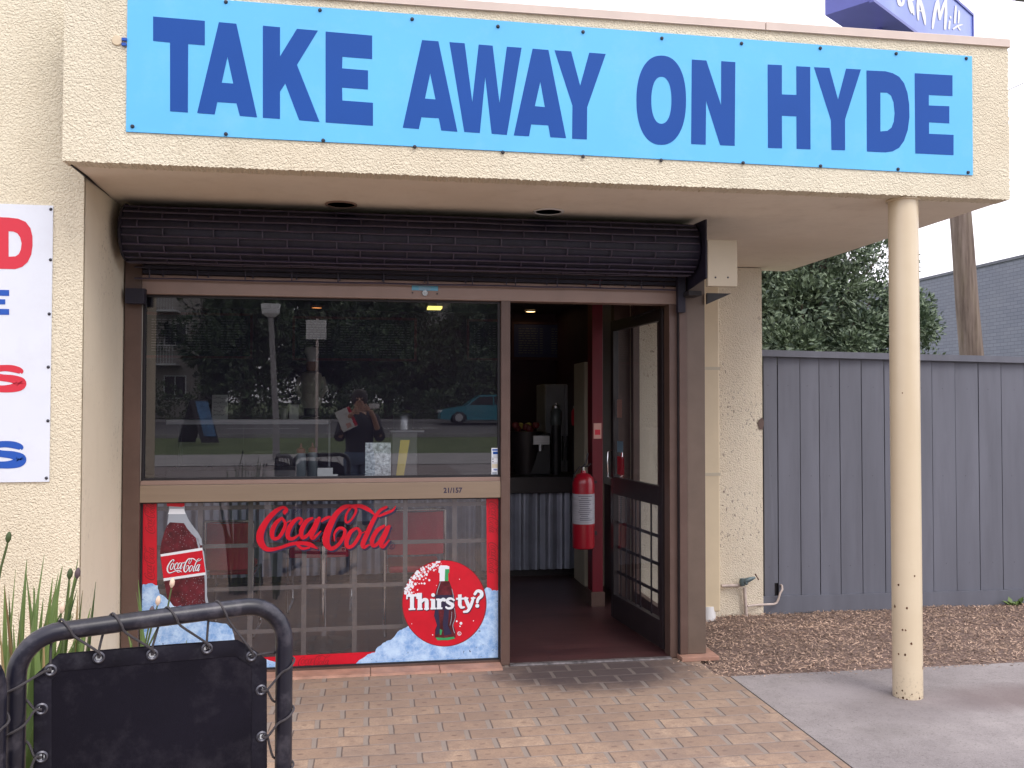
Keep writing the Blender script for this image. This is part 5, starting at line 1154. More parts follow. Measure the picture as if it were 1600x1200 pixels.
# items on top of the case
def small(name, px0, px1, py0, py1, Y, dep, m, label, cat, group=None, paper=False):
    a, b_ = W(px0, py1, Y=Y), W(px1, py0, Y=Y); mb = MB(); mb.box(a.x, b_.x, Y, Y+dep, a.z, b_.z); return tag(mb.build(name, m, org=((a.x+b_.x)/2, Y, a.z), bev=min(.004, dep/4)), label, cat, group), a, b_
M['paper'] = pm('paper', (.62, .62, .60), .7, var=.04); M['papergrey'] = pm('cream_tin', (.42, .42, .36), .5)
def onshelf(px0, px1, py0, name, m, label, cat, dep=.06, Y=8.0, zb=1.431):
    a, b_ = W(px0, 650, Y=Y), W(px1, py0, Y=Y); mb = MB(); mb.box(a.x, b_.x, Y, Y+dep, zb, b_.z); o = mb.build(name, m, org=((a.x+b_.x)/2, Y, zb), bev=min(.004, dep/4)); return tag(o, label, cat), a, b_
o, a, b_ = onshelf(331, 356, 617, 'notice_card', M['paper'], 'white handwritten notice card standing on the display case', 'card', .004)
mb = MB(); rr = random.Random(3)
for r_ in range(5):
    z = b_.z-.03-r_*.036; x = a.x+.012
    while x < b_.x-.03:
        s = rr.uniform(.008, .014); mb.tube([(x, 7.998, z), (x+s*.5, 7.998, z+rr.uniform(-.012, .014)), (x+s, 7.998, z-rr.uniform(-.01, .012)), (x+s*1.3, 7.998, z+.004)], .0014, 4); x += s*1.7
mb.build('scribble', M['decaldark'], o)
mb = MB(); c = W(443, 655, Y=8.0); mb.lathe([(.028, 0), (.036, .09), (.038, .10), (.0, .10)], (c.x, 8.05, 1.431), 18); tag(mb.build('paper_cup', M['papergrey'], smooth=True, org=(c.x, 8.05, 1.431)), 'pale takeaway cup on the display case', 'cup')
onshelf(452, 466, 632, 'napkin_box', M['paper'], 'white napkin box on the display case beside the cup', 'box', .08)
# chef statue on the case
c = W(486, 640, Y=8.2); ch = thing('chef_statue', (c.x, 8.2, 1.431), 'small chef statue in a tall white hat on the display case', 'statue')
M['chefw'] = pm('chef_white', (.5, .46, .38), .6); M['skin'] = pm('skin', (.45, .26, .18), .55, var=.05)
mb = MB(); mb.lathe([(.07, .1), (.095, .16), (.09, .25), (.10, .36), (.085, .41), (.03, .43)], (c.x, 8.2, 1.431), 18)
for s in (-1, 1): mb.tube([(c.x+s*.09, 8.2, 1.431+.37), (c.x+s*.125, 8.17, 1.431+.27), (c.x+s*.09, 8.10, 1.431+.2)], [.03, .027, .02], 8)
mb.build('jacket', M['chefw'], ch, smooth=True)
mb = MB(); mb.lathe([(.09, 0), (.09, .02), (.06, .03), (.065, .11), (.05, .12)], (c.x, 8.2, 1.431), 16); mb.build('trousers', M['black'], ch, smooth=True)
mb = MB(); mb.lathe([(.02, .42), (.045, .45), (.05, .485), (.04, .52)], (c.x, 8.2, 1.431), 16); mb.build('head', M['skin'], ch, smooth=True)
mb = MB(); mb.lathe([(.043, .515), (.043, .56), (.065, .6), (.055, .64), (.0, .65)], (c.x, 8.2, 1.431), 16); mb.build('hat', M['white'], ch, smooth=True)
# menu boards
M['board'] = pm('menu_board', (.012, .022, .022), .5); M['boardblue'] = pm('blue_menu_board', (.03, .045, .15), .5); M['chalk'] = pm('chalk', (.18, .2, .2), .8)
def board(px0, px1, py0, py1, label, fm, bmt, seed):
    Y = 9.5; a, b_ = W(px0, py1, Y=Y), W(px1, py0, Y=Y); t_ = thing('menu_board', ((a.x+b_.x)/2, Y, a.z), label, 'menu board', 'menu boards high on the rear wall')
    mb = MB(); mb.box(a.x, b_.x, Y, Y+.03, a.z, b_.z); mb.build('panel', bmt, t_)
    mb = MB(); f = .028; mb.box(a.x-f, b_.x+f, Y-.01, Y+.02, b_.z, b_.z+f); mb.box(a.x-f, b_.x+f, Y-.01, Y+.02, a.z-f, a.z); mb.box(a.x-f, a.x, Y-.01, Y+.02, a.z, b_.z); mb.box(b_.x, b_.x+f, Y-.01, Y+.02, a.z, b_.z); mb.build('frame', fm, t_)
    mb = MB(); rr = random.Random(seed); cols = 3 if b_.x-a.x > .8 else 2; cw = (b_.x-a.x)/cols
    for q in range(cols):
        z = b_.z-.05
        while z > a.z+.04:
            x = a.x+q*cw+.05; xe = a.x+(q+1)*cw-.10
            while x < xe: L = rr.uniform(.02, .06); mb.quad((x, Y-.002, z), (min(x+L, xe), Y-.002, z), (min(x+L, xe), Y-.002, z+.007), (x, Y-.002, z+.007)); x += L+.012
            mb.quad((xe+.025, Y-.002, z), (xe+.055, Y-.002, z), (xe+.055, Y-.002, z+.007), (xe+.025, Y-.002, z+.007)); z -= .026
    mb.build('writing', M['chalk'], t_)
board(228, 391, 494, 555, 'leftmost red framed menu board, its writing hardly visible', M['red'], M['board'], 1)
board(461, 647, 501, 559, 'red framed menu board in the middle of the window', M['red'], M['board'], 2)
board(733, 781, 503, 559, 'short red framed menu board just left of the door mullion', M['red'], M['board'], 3)
board(803, 905, 508, 558, 'dark blue menu board seen through the open doorway', M['darkwall'], M['boardblue'], 4)
# ceiling lamps
def lamp(px, py, r_, m, label, sq=False):
    c = W(px, py, Z=IZ-.012); t_ = thing('ceiling_lamp', (c.x, c.y, IZ), label, 'ceiling lamp'); mb = MB()
    if sq: mb.box(c.x-r_, c.x+r_, c.y-r_*1.5, c.y+r_*1.5, IZ-.03, IZ-.012)
    else: mb.lathe([(0, -.012), (r_, -.012), (r_, -.004)], (c.x, c.y, IZ), 20)
    mb.build('diffuser', m, t_)
    mb = MB(); mb.lathe([(r_+.001, -.014), (r_+.015, -.010), (r_+.015, -.002)], (c.x, c.y, IZ), 20, caps=False) if not sq else mb.box(c.x-r_-.01, c.x+r_+.01, c.y-r_*1.5-.01, c.y+r_*1.5+.01, IZ-.011, IZ-.001); mb.build('rim', M['black'], t_)
lamp(495, 481, .05, M['lampdim'], 'small dim warm ceiling lamp near the middle of the window'); lamp(829, 487, .05, M['lampwarm'], 'small bright warm ceiling lamp seen through the doorway'); lamp(679, 480, .07, M['lampyellow'], 'yellow square ceiling lamp seen through the window', True)
# window bench with sauce bottles and papers
wb = thing('window_bench', (-.2, 5.7, 0), 'stainless bench running behind the upper window', 'bench top')
mb = MB(); mb.box(WX0+.02, .72, 5.50, 5.86, 1.02, 1.05); mb.build('top', M['steel'], wb, bev=.003)
mb = MB(); [mb.box(x-.015, x+.015, 5.8, 5.83, .012, 1.02) for x in (WX0+.08, .7)]; mb.split('leg', M['black'], wb)
M['clearpl'] = pm('cloudy_plastic', (.10, .12, .125), .3)
for px, lab in ((470, 'left clear sauce squeeze bottle with red cap'), (488, 'right clear sauce squeeze bottle with red cap')):
    y = 5.68 if px == 470 else 5.78; c = W(px, 740, Y=y); t_ = thing('sauce_bottle', (c.x, y, 1.051), lab, 'sauce bottle', 'sauce bottles on the window bench')
    mb = MB(); mb.lathe([(.028, .02), (.032, .03), (.032, .19), (.026, .21), (.014, .215)], (c.x, y, 1.051), 18); mb.build('body', M['clearpl'], t_, smooth=True)
    mb = MB(); mb.lathe([(.027, .211), (.027, .235), (.008, .245), (.004, .27), (0, .27)], (c.x, y, 1.051), 14); mb.lathe([(.035, 0), (.035, .02), (.0, .02)], (c.x, y, 1.051), 18); mb.build('cap', M['red'], t_, smooth=True)
a, b_ = W(570.5, 746, Y=5.52), W(611, 692, Y=5.52); M['foil'] = pm('crumpled_foil', (.42, .45, .45), .3, metal=.6, var=.5, vs=50, bmp=1, bs=90)
mb = MB(); mb.mat(M['foil']).prism([(a.x, 5.53, 1.0515), (b_.x, 5.53, 1.0515), (b_.x, 5.56, b_.z), (a.x, 5.56, b_.z)], (0, .006, 0)); fo = mb.build('foil_sheet', None, org=(a.x, 5.53, 1.0515)); tag(fo, 'silver foil sheet standing in the upper window near its middle', 'foil sheet')
mb = MB(); mb.mat(M['yellowcard']if 'yellowcard' in M else M['lampyellow']) if False else None
M['yellow'] = pm('yellow_plastic', (.55, .42, .08), .5)
a, b_ = W(628, 746, Y=5.62), W(640, 688, Y=5.62); mb = MB(); mb.prism([(a.x-.045, 5.62, 1.0512), (a.x-.0, 5.62, 1.0512), (b_.x+.003, 5.66, b_.z), (b_.x-.055, 5.66, b_.z)], (0, .02, 0)); tag(mb.build('yellow_folder', M['yellow'], org=(a.x, 5.62, 1.051)), 'yellow plastic folder leaning beside the foil sheet', 'folder')
for (p0, p1, q, lab) in ((496, 520, 731, 'upper white price ticket on the window bench'), (505, 528, 741, 'lower white price ticket at the front of the bench')):
    a, b_ = W(p0, q+5, Y=5.60 if q < 735 else 5.52), W(p1, q, Y=5.60 if q < 735 else 5.52); mb = MB(); mb.box(a.x, b_.x, a.y, a.y+.004, 1.0512, max(1.07, b_.z)); tag(mb.build('price_ticket', M['paper'], org=a), lab, 'ticket')
a, b_ = W(612, 746, Y=8.0), W(652, 672, Y=8.0)
wm = thing('food_warmer', ((a.x+b_.x)/2, 8.15, .915), 'pale upright food warmer on the counter right of the display case', 'appliance')
mb = MB(); mb.box(a.x, b_.x, 8.0, 8.4, .917, b_.z-.02); mb.build('cabinet', M['tile'], wm, bev=.01)
mb = MB(); mb.box(a.x-.015, b_.x+.06, 7.98, 8.42, b_.z-.019, b_.z); mb.build('top_plate', M['steel'], wm, bev=.003)
c = W(630, 660, Y=8.15); nd = thing('chrome_canister', (c.x, 8.15, b_.z), 'chrome lidded canister standing on the food warmer', 'canister')
mb = MB(); mb.lathe([(.085, 0), (.085, .13), (.08, .14)], (c.x, 8.15, b_.z+.001), 22); mb.build('body', M['steel'], nd, smooth=True)
mb = MB(); mb.lathe([(.09, .141), (.09, .15), (.05, .175), (.012, .18), (.012, .20), (0, .20)], (c.x, 8.15, b_.z+.001), 22); mb.build('lid', M['darkframe'], nd, smooth=True)
# back counter seen through the doorway
M['cab'] = pm('grey_laminate', (.5, .5, .53), .4, var=.08)
a, b_ = W(852, 745, Y=9.0), W(912, 600, Y=9.0)
fr_ = thing('refrigerator', ((a.x+b_.x)/2, 9.2, 0), 'grey two door upright refrigerator against the rear wall', 'refrigerator')
mb = MB(); mb.box(a.x, b_.x, 9.03, 9.5, .02, b_.z); mb.build('cabinet', M['cab'], fr_, bev=.01)
for s in (0, 1):
    mb = MB(); w_ = (b_.x-a.x)/2; mb.box(a.x+s*w_+.004, a.x+(s+1)*w_-.004, 9.0, 9.029, .12, b_.z-.01); d_ = mb.build('door', M['cab'], fr_, bev=.004)
    mb = MB(); mb.box(a.x+w_+(-.03 if s == 0 else .02), a.x+w_+(-.02 if s == 0 else .03), 8.975, 8.999, 1.0, 1.25); mb.build('handle', M['black'], d_)
a, b_ = W(911, 745, Y=7.6), W(923, 566, Y=7.6)
mb = MB(); mb.box(a.x, b_.x+.25, 7.55, 7.95, .009, b_.z); tag(mb.build('cream_partition', M['cream_box'], org=(a.x, 7.6, 0), bev=.004), 'cream partition end behind the red pillar', 'partition')
for px, r_, lab, m in ((869, .05, 'tall clear biscuit jar on the counter', M['clearpl']), (901, .045, 'biscuit jar with red contents beside the pale partition', M['redvinyl'])):
    c = W(px, 668, Y=8.25); t_ = thing('biscuit_jar', (c.x, 8.25, .916), lab, 'jar'); z = .916; hh = c.z+.02-z
    mb = MB(); mb.lathe([(.04, 0), (.045, .02), (.045, hh)], (c.x, 8.25, z), 16); mb.build('stand', M['black'], t_, smooth=True)
    mb = MB(); mb.lathe([(r_, hh), (r_*1.1, hh+.03), (r_*1.1, hh+.13), (r_*.7, hh+.16)], (c.x, 8.25, z), 18); mb.build('body', m, t_, smooth=True)
    mb = MB(); mb.lathe([(r_*.75, hh+.161), (r_*.75, hh+.18), (.01, hh+.19), (.012, hh+.21), (0, hh+.21)], (c.x, 8.25, z), 18); mb.build('lid', M['steel'], t_, smooth=True)
M['dullred'] = pm('dull_red_fruit', (.16, .02, .02), .5, var=.3)
c = W(822, 668, Y=8.3); bk = thing('fruit_basket', (c.x, 8.3, .916), 'dark basket heaped with red and yellow fruit on the counter', 'basket')
mb = MB(); mb.lathe([(.10, 0), (.15, .30), (.16, .40), (.15, .40)], (c.x, 8.3, .916), 20); mb.build('basket', M['darkframe'], bk, smooth=True)
rr = random.Random(5)
for i in range(9):
    p = (c.x+rr.uniform(-.11, .11), 8.3+rr.uniform(-.08, .06), .916+.42+rr.uniform(0, .04)); mb = MB(); mb.lathe([(.0, -.035), (.025, -.026), (.036, 0), (.028, .024), (0, .032)], p, 12); mb.build('fruit', M['dullred'] if i % 3 else M['yellow'], bk, smooth=True)
cm = W(843, 700, Y=8.35); cf_ = thing('coffee_machine', (cm.x, 8.35, .916), 'black coffee machine on the counter in the doorway', 'coffee machine')
mb = MB(); mb.box(cm.x-.13, cm.x+.08, 8.2, 8.5, .917, 1.30); mb.build('body', M['black'], cf_, bev=.012)
mb = MB(); mb.box(cm.x-.10, cm.x+.05, 8.12, 8.199, 1.20, 1.28); mb.tube([(cm.x-.03, 8.15, 1.199), (cm.x-.03, 8.15, 1.14)], .02, 10); mb.build('group_head', M['steel'], cf_)
# cafe chairs and tables behind the lower window
def chair(px0, px1, py0, py1, Y, label, rz=0, first=[None]):
    a, b_ = W(px0, py1, Y=Y), W(px1, py0, Y=Y); cx_, wdt = (a.x+b_.x)/2, (b_.x-a.x)/2
    t_ = thing('cafe_chair', (cx_, Y, 0), label, 'chair', 'red chairs inside the shop')
    mb = MB(); n = 8; vs = []
    for i in range(n+1):
        q = -1+2*i/n; yo = -.03*(1-q*q); vs += [(cx_+q*wdt, Y+yo, a.z), (cx_+q*wdt, Y+yo, b_.z), (cx_+q*wdt, Y+yo+.025, b_.z), (cx_+q*wdt, Y+yo+.025, a.z)]
    mb.add(vs, [(4*i+k, 4*i+4+k, 4*i+4+(k+1) % 4, 4*i+(k+1) % 4) for i in range(n) for k in range(4)]+[(0, 1, 2, 3), (4*n, 4*n+3, 4*n+2, 4*n+1)]); mb.build('backrest', M['redvinyl'], t_, bev=.004)
    mb = MB(); mb.box(cx_-wdt*.95, cx_+wdt*.95, Y+.06, Y+.46, .43, .475); mb.build('seat', M['redvinyl'], t_, bev=.015)
    for s in (-1, 1):
        mb = MB(); x = cx_+s*(wdt+.012); mb.tube([(x, Y+.01, b_.z+.01), (x, Y+.03, .44), (x, Y+.0, .03), (x, Y+.05, .015), (x, Y+.42, .015), (x, Y+.46, .04), (x, Y+.45, .43), (x, Y+.05, .425)], .0095, 8); mb.build('side_frame', M['chrome'], t_, smooth=True)
    mb = MB(); mb.tube([(cx_-wdt-.012, Y+.01, b_.z+.01), (cx_+wdt+.012, Y+.01, b_.z+.01)], .0095, 8); mb.tube([(cx_-wdt-.012, Y+.43, .42), (cx_+wdt+.012, Y+.43, .42)], .0095, 8); mb.split('cross_rail', M['chrome'], t_, smooth=True)
chair(605, 693, 799, 867, 6.05, 'red chair behind the right half of the lower window'); chair(322, 392, 817, 891, 6.15, 'red chair behind the printed bottle in the lower window'); chair(452, 545, 832, 872, 6.85, 'red chair furthest back behind the red script logo')
c = W(502.5, 1000, Y=5.80); tb_ = thing('cafe_table', (c.x, 5.98, 0), 'square table on a chrome pedestal behind the lower window', 'table')
mb = MB(); mb.box(c.x-.30, c.x+.30, 5.72, 6.30, .735, .76); mb.build('tabletop', M['darkframe'], tb_, bev=.005)
mb = MB(); mb.tube([(c.x, 5.98, .03), (c.x, 5.98, .735)], .024, 14); mb.build('pedestal', M['chrome'], tb_, smooth=True)
mb = MB(); mb.lathe([(.21, .009), (.21, .018), (.06, .04), (.03, .07)], (c.x, 5.98, 0), 24); mb.build('base', M['black'], tb_, smooth=True)
# ================================================================== ACROSS THE ROAD (seen mirrored in the window)
def rgz(p): return gz(p.y)
# car
def car(px, y, label):
    c = Rf(px, 660, y); zb = gz(y)+.004; t_ = thing('parked_car', (c.x, y, zb), label, 'car')
    # profile along +x (nose towards -x as mirrored left): x from nose
    def X(s): return c.x + s
    body = [(0, .25), (.02, .55), (.12, .68), (.9, .82), (1.25, .86), (3.9, .88), (4.15, .8), (4.2, .3), (3.75, .22), (3.7, .42), (3.5, .58), (3.25, .6), (3.02, .45), (2.95, .22), (1.25, .2), (1.2, .42), (1.0, .58), (.75, .58), (.52, .42), (.47, .22)]
    cabn = [(1.15, .85), (1.75, 1.28), (1.95, 1.36), (3.1, 1.36), (3.4, 1.26), (3.95, .87)]
    mb = MB(); mb.prism([(X(s), y-.82, zb+z) for s, z in body], (0, 1.64, 0)); mb.prism([(X(s), y-.68, zb+z) for s, z in cabn], (0, 1.36, 0)); mb.build('body', M['teal'], t_, bev=.04)
    mb = MB(); gl = [(1.35, .90), (1.82, 1.27), (2.45, 1.29), (2.45, .90)]; g2_ = [(2.52, .90), (2.52, 1.29), (3.1, 1.29), (3.32, 1.2), (3.7, .90)]
    for q in (gl, g2_): mb.prism([(X(s), y+.681, zb+z) for s, z in q], (0, .01, 0)); mb.prism([(X(s), y-.691, zb+z) for s, z in q], (0, .01, 0))
    mb.build('window', M['black'], t_)
    for s in (.86, 3.36):
        for yo in (.72, -.72):
            mb = MB(); mb.lathe([(.17, -.10), (.29, -.09), (.31, -.07), (.31, .07), (.29, .09), (.17, .10)], (X(s), y+yo, zb+.31), 24, 'y'); wv = mb.build('wheel', M['black'], t_, smooth=True)
            mb = MB(); [mb.tube([(X(s), y+yo*1.15, zb+.31), (X(s)+.17*math.cos(a*1.257), y+yo*1.15, zb+.31+.17*math.sin(a*1.257))], .022, 6) for a in range(5)]; mb.lathe([(.19, -.01), (.17, .01)], (X(s), y+yo*1.14, zb+.31), 20, 'y'); mb.build('rim', M['steel'], wv)
    for yo in (.55, -.55): mb = MB(); mb.box(X(-.01), X(.12), y+yo-.18, y+yo+.18, zb+.54, zb+.66); mb.build('headlight', M['white'], t_, bev=.02)
M['teal'] = pm('teal_car_paint', (.02, .19, .25), .3, var=.05, coat=.6)
car(686, -31.4, 'teal hatchback parked across the road, mirrored in the upper window')
# street lamp
c = Rf(424, 640, -15.0); sl_ = thing('street_lamp', (c.x, -15, gz(-15)), 'tall pale street lamp post mirrored left of centre in the window', 'street lamp'); tz2 = Rf(423, 490, -15.0)
mb = MB(); b_ = Rf(431, 655, -15.0); mb.tube([(b_.x+.02, -15, gz(-15)), (b_.x, -15, b_.z), (tz2.x, -15, tz2.z)], [.10, .085, .07], 12); mb.build('pole', M['pathpale'], sl_, smooth=True)
mb = MB(); mb.lathe([(.10, -.1), (.24, 0), (.27, .22), (.27, .26), (0, .27)], (tz2.x, -15, tz2.z), 20); mb.build('lamp_shade', M['white'], sl_, smooth=True)
# street sign
a, b_ = Rf(478, 530, -9.0), Rf(510, 500, -9.0); ss = thing('street_sign', ((a.x+b_.x)/2, -9, 0), 'blank pale street sign on a thin pole mirrored in the window', 'sign')
mb = MB(); mb.box(a.x, b_.x, -9.03, -9.02, a.z, b_.z); mb.build('plate', M['steelpaint'] if 'steelpaint' in M else M['paper'], ss)
mb = MB(); mb.tube([((a.x+b_.x)/2+.02, -9.06, 0), ((a.x+b_.x)/2+.02, -9.06, b_.z+.03)], .03, 10); mb.build('pole', M['galv'], ss, smooth=True)
M['posterblue'] = pm('poster_blue', (.06, .16, .32), .5, var=.4, vs=5)
# A-frame board
c = Rf(310, 690, -22.0); af = thing('sandwich_board', (c.x, -22, gz(-22)), 'black sandwich board with blue poster mirrored at the left of the window', 'sandwich board'); zg = gz(-22); hgt = Rf(305, 625, -22).z-zg
for s in (-1, 1):
    mb = MB(); mb.prism([(c.x+s*.45-.3, -22+s*.28, zg+.02), (c.x+s*.45+.3, -22+s*.28, zg+.02), (c.x+.3, -22+s*.03, zg+hgt), (c.x-.3, -22+s*.03, zg+hgt)], (0, .03, 0)); mb.build('board', M['black'], af)
mb = MB(); mb.prism([(c.x+.25, -21.66, zg+.25), (c.x+.65, -21.66, zg+.25), (c.x+.32, -21.92, zg+hgt-.05), (c.x-.1, -21.92, zg+hgt-.05)], (0, .01, 0)); mb.build('poster', M['posterblue'], af)
# apartment blocks
def block(px0, px1, y, h, label, fl, seed):
    a, b_ = Rf(px0, 600, y), Rf(px1, 600, y); x0, x1 = min(a.x, b_.x), max(a.x, b_.x); g = gz(y); t_ = thing('apartment_building', ((x0+x1)/2, y, g), label, 'building')
    mb = MB(); mb.box(x0, x1, y-9, y, g-.2, g+h); mb.build('wall', M['flatwall'], t_)
    mb = MB(); mb.prism([(x0-.5, y+.5, g+h), (x1+.5, y+.5, g+h), ((x0+x1)/2, y+.5, g+h+1.6)], (0, -10, 0)); mb.build('roof', M['fence'], t_)
    n = max(1, int((x1-x0)/2.4))
    for f in range(fl):
        for k in range(n):
            xc = x0+(k+.5)*(x1-x0)/n; z = g+f*2.9+1.0; mb = MB(); mb.box(xc-.6, xc+.6, y+.0, y+.04, z, z+1.3); w_ = mb.build('window', M['white'], t_)
            mb = MB(); mb.box(xc-.53, xc-.03, y+.041, y+.05, z+.07, z+1.23); mb.box(xc+.03, xc+.53, y+.041, y+.05, z+.07, z+1.23); mb.build('pane', M['black'], w_)
        if f: mb = MB(); z = g+f*2.9; mb.box(x0+.3, x0+(x1-x0)*.6, y+.05, y+1.2, z-.1, z); [mb.box(x0+.3+i*.15, x0+.33+i*.15, y+1.15, y+1.18, z, z+.95) for i in range(int((x1-x0)*.6/.15)-2)]; mb.box(x0+.3, x0+(x1-x0)*.6, y+1.12, y+1.2, z+.95, z+1.0); mb.build('balcony', M['white'], t_)
M['flatwall'] = pm('flat_render', (.38, .35, .32), .8, var=.08)
block(235, 312, -41, 9.5, 'grey rendered apartment block mirrored at the left of the window', 3, 1); block(640, 760, -50, 9.0, 'apartment block with balconies mirrored above the teal car', 3, 2)
# trees over the road (one model, copied)
td = make_tree('dense_tree', (0, -42, gz(-42)), 9.5, 3.6, 60, 9000, .32, M['leafdark'], 'dark street tree across the road', 40, 'trees across the road', low=.14)
spots = [(-16.5, -39, 1.1), (-9.5, -44, 1.0), (-1.5, -43, 1.15), (2.2, -44, .75), (-6.3, -37, .85), (1.0, -37.5, .8), (7.4, -45, .8), (11.5, -42, 1.0), (16, -44, 1.2), (-20, -43, 1.2), (4.5, -38, .62), (-3.6, -46, 1.25), (9.2, -48, 1.3), (21, -42, 1.1), (-11.5, -49, 1.4), (14, -37, .8)]
sides = ['dark street tree across the road, number %s from the west' % n for n in ('one', 'two')]
for i, (x, y, s) in enumerate(spots):
    o = td if i == 0 else copy_tree(td); o.location = (x, y, gz(y)); o.rotation_euler = (0, 0, i*1.3); o.scale = (s, s, s*(1+.1*math.sin(i*2)))
mb = MB(); rr = random.Random(77); cs = [(Vector((x+rr.uniform(-.5, .5), -35+rr.uniform(-.5, .5), gz(-35)+.6+rr.uniform(0, .7))), .9) for x in [i*1.0-28 for i in range(56)]]
leaf_cloud(mb, cs, 15000, .22, rr); tag(mb.build('hedge', M['leafdark'], org=(0, -35, gz(-35))), 'long dark hedge across the road behind the teal car', 'hedge')
# ================================================================== PHOTOGRAPHER (behind the lens, seen only mirrored)
def skin_body(name, verts, edges, rad, m, parent, sub=2):
    me = bpy.data.meshes.new(name); o_ = wloc(parent); me.from_pydata([tuple(Vector(v)-o_) for v in verts], edges, []); ob = bpy.data.objects.new(name, me); COL.objects.link(ob); ob.parent = parent
    sk = ob.modifiers.new('skin', 'SKIN'); sk.use_smooth_shade = True
    for i, r_ in enumerate(rad): me.skin_vertices[0].data[i].radius = (r_, r_) if not isinstance(r_, tuple) else r_
    me.skin_vertices[0].data[0].use_root = True
    sb = ob.modifiers.new('sub', 'SUBSURF'); sb.levels = sub; sb.render_levels = sub
    me.materials.append(m); return ob
M['denim'] = pm('denim', (.10, .15, .24), .8, var=.2, vs=20); M['jacket'] = pm('dark_jacket', (.02, .02, .03), .8, var=.2); M['hair'] = pm('dark_hair', (.02, .014, .01), .6, var=.3)
ps = thing('person', (-.12, -.42, 0), 'person in a dark top and jeans taking the photograph with a phone', 'person')
X0, Y0 = -.12, -.42
V_ = [(X0, Y0, .95), (X0, Y0, 1.12), (X0, Y0+.01, 1.30), (X0, Y0+.0, 1.42), (X0, Y0+.0, 1.49), (X0, Y0+.02, 1.57), (X0, Y0+.03, 1.68),
      (X0-.09, Y0, .90), (X0-.10, Y0+.02, .50), (X0-.10, Y0-.02, .10), (X0-.10, Y0+.10, .04), (X0+.09, Y0, .90), (X0+.10, Y0+.03, .50), (X0+.11, Y0-.01, .10), (X0+.12, Y0+.11, .04),
      (X0-.17, Y0, 1.40), (X0-.24, Y0+.08, 1.17), (X0-.13, Y0+.28, 1.40), (X0-.08, Y0+.34, 1.47), (X0+.17, Y0, 1.40), (X0+.25, Y0+.08, 1.17), (X0+.17, Y0+.30, 1.42), (X0+.13, Y0+.36, 1.50)]
E_ = [(0, 1), (1, 2), (2, 3), (3, 4), (4, 5), (5, 6), (0, 7), (7, 8), (8, 9), (9, 10), (0, 11), (11, 12), (12, 13), (13, 14), (3, 15), (15, 16), (16, 17), (17, 18), (3, 19), (19, 20), (20, 21), (21, 22)]
Rd = [(.15, .10), (.135, .09), (.16, .10), (.12, .08), .055, .075, .075, .085, .06, .042, .04, .085, .06, .042, .04, .062, .045, .03, .033, .062, .045, .03, .033]
skin_body('body', V_, E_, Rd, M['skin'], ps)
mb = MB()
def cloth(pts, rs, n=16, flat=1.0): mb.tube([Vector(p) for p in pts], rs, n)
cloth([(X0, Y0, .90), (X0, Y0, 1.05), (X0, Y0+.005, 1.2), (X0, Y0+.005, 1.33), (X0, Y0, 1.42), (X0, Y0, 1.48)], [.175, .165, .175, .18, .13, .065])
for k in (15, 19): sx = 1 if k == 19 else -1; cloth([(X0+sx*.08, Y0, 1.41), V_[k], V_[k+1], (Vector(V_[k+1])*.55+Vector(V_[k+2])*.45)], [.085, .082, .068, .055])
mb.build('jumper', M['jacket'], ps, smooth=True)
mb = MB(); cloth([(X0, Y0, .99), (X0, Y0, .90), (X0, Y0, .84)], [.18, .185, .15])
for k in (7, 11): cloth([V_[k], ((V_[k][0]+V_[k+1][0])/2, Y0+.01, .7), V_[k+1], V_[k+2]], [.105, .095, .078, .07])
mb.build('jeans', M['denim'], ps, smooth=True)
mb = MB(); hc = Vector((X0, Y0+.005, 1.66)); mb.lathe([(.03, .10), (.075, .08), (.098, .03), (.10, -.03), (.09, -.08), (.06, -.10)], hc+Vector((0, -.015, 0)), 18); mb.build('hair', M['hair'], ps, smooth=True)
mb = MB()
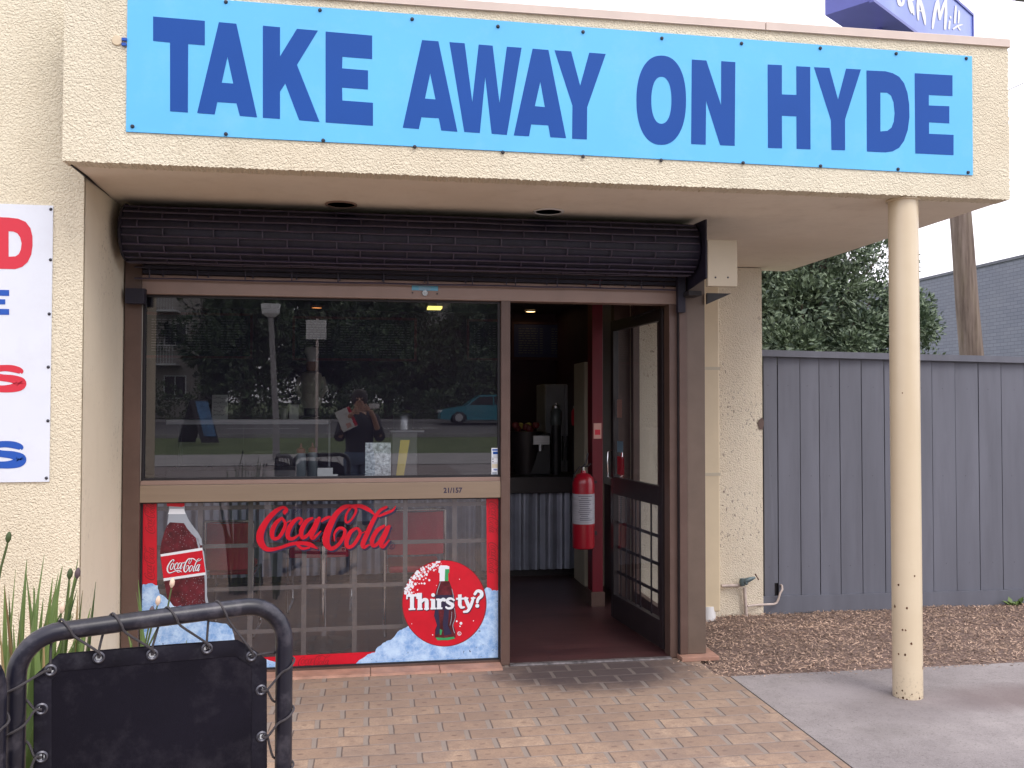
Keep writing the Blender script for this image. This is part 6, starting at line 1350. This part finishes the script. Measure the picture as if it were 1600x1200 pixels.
for s in (-1, 1): mb.lathe([(0, -.006), (.009, -.004), (.009, .004), (0, .006)], (X0+s*.032, Y0+.108, 1.645), 10, 'y')
mb.tube([(X0, Y0+.10, 1.65), (X0, Y0+.125, 1.615), (X0, Y0+.105, 1.605)], [.009, .014, .008], 8); mb.build('face', M['skin'], ps, smooth=True)
def hand(wrist, palm, dirs, name='hand'):
    vs = [wrist, palm]; es = [(0, 1)]; rd = [.024, .030]
    for root, mid, tip in dirs: n_ = len(vs); vs += [root, mid, tip]; es += [(1, n_), (n_, n_+1), (n_+1, n_+2)]; rd += [.010, .009, .0075]
    skin_body(name, vs, es, rd, M['skin'], ps)
LH, RH_ = Vector((X0-.08, Y0+.34, 1.47)), Vector((X0+.13, Y0+.36, 1.50))
def fingers(p, sx, yo): return [(p+Vector((sx*.02, .01, .03+.0)), p+Vector((sx*.035, yo, .045)), p+Vector((sx*.05, yo+.005, .035)))] + [(p+Vector((sx*.03, .01, .012-.018*k)), p+Vector((sx*.055, yo-.004, .015-.018*k)), p+Vector((sx*.075, yo+.006, .012-.018*k))) for k in range(4)]
hand(LH, LH+Vector((.01, .03, .03)), fingers(LH+Vector((.01, .03, .03)), 1, .02)); hand(RH_, RH_+Vector((-.02, .03, .03)), fingers(RH_+Vector((-.02, .03, .03)), -1, .02))
mb = MB(); mb.box(-.006, .118, -.045, -.036, 1.52, 1.58); ph = tag(mb.build('phone', M['white'], org=(0, -.04, 1.52), bev=.004), 'white phone held up by the photographer', 'phone')
mb = MB(); p_ = Rf(541, 655, -.10); Mx = Matrix.Translation((p_.x, -.10, p_.z)) @ Matrix.Rotation(R(-24), 4, 'Y') @ Matrix.Rotation(R(10), 4, 'X')
mb.mat(M['paper']).box(-.095, .095, -.002, .002, -.13, .13, Mx); mb.mat(M['decalred']).box(.06, .0949, .0021, .0026, -.12, .128, Mx); mb.mat(M['pinkst']).box(-.03, .03, .0021, .0026, -.11, -.05, Mx)
tag(mb.build('flyer', None, org=p_), 'white flyer with a red edge in the photographer\'s left hand', 'flyer')
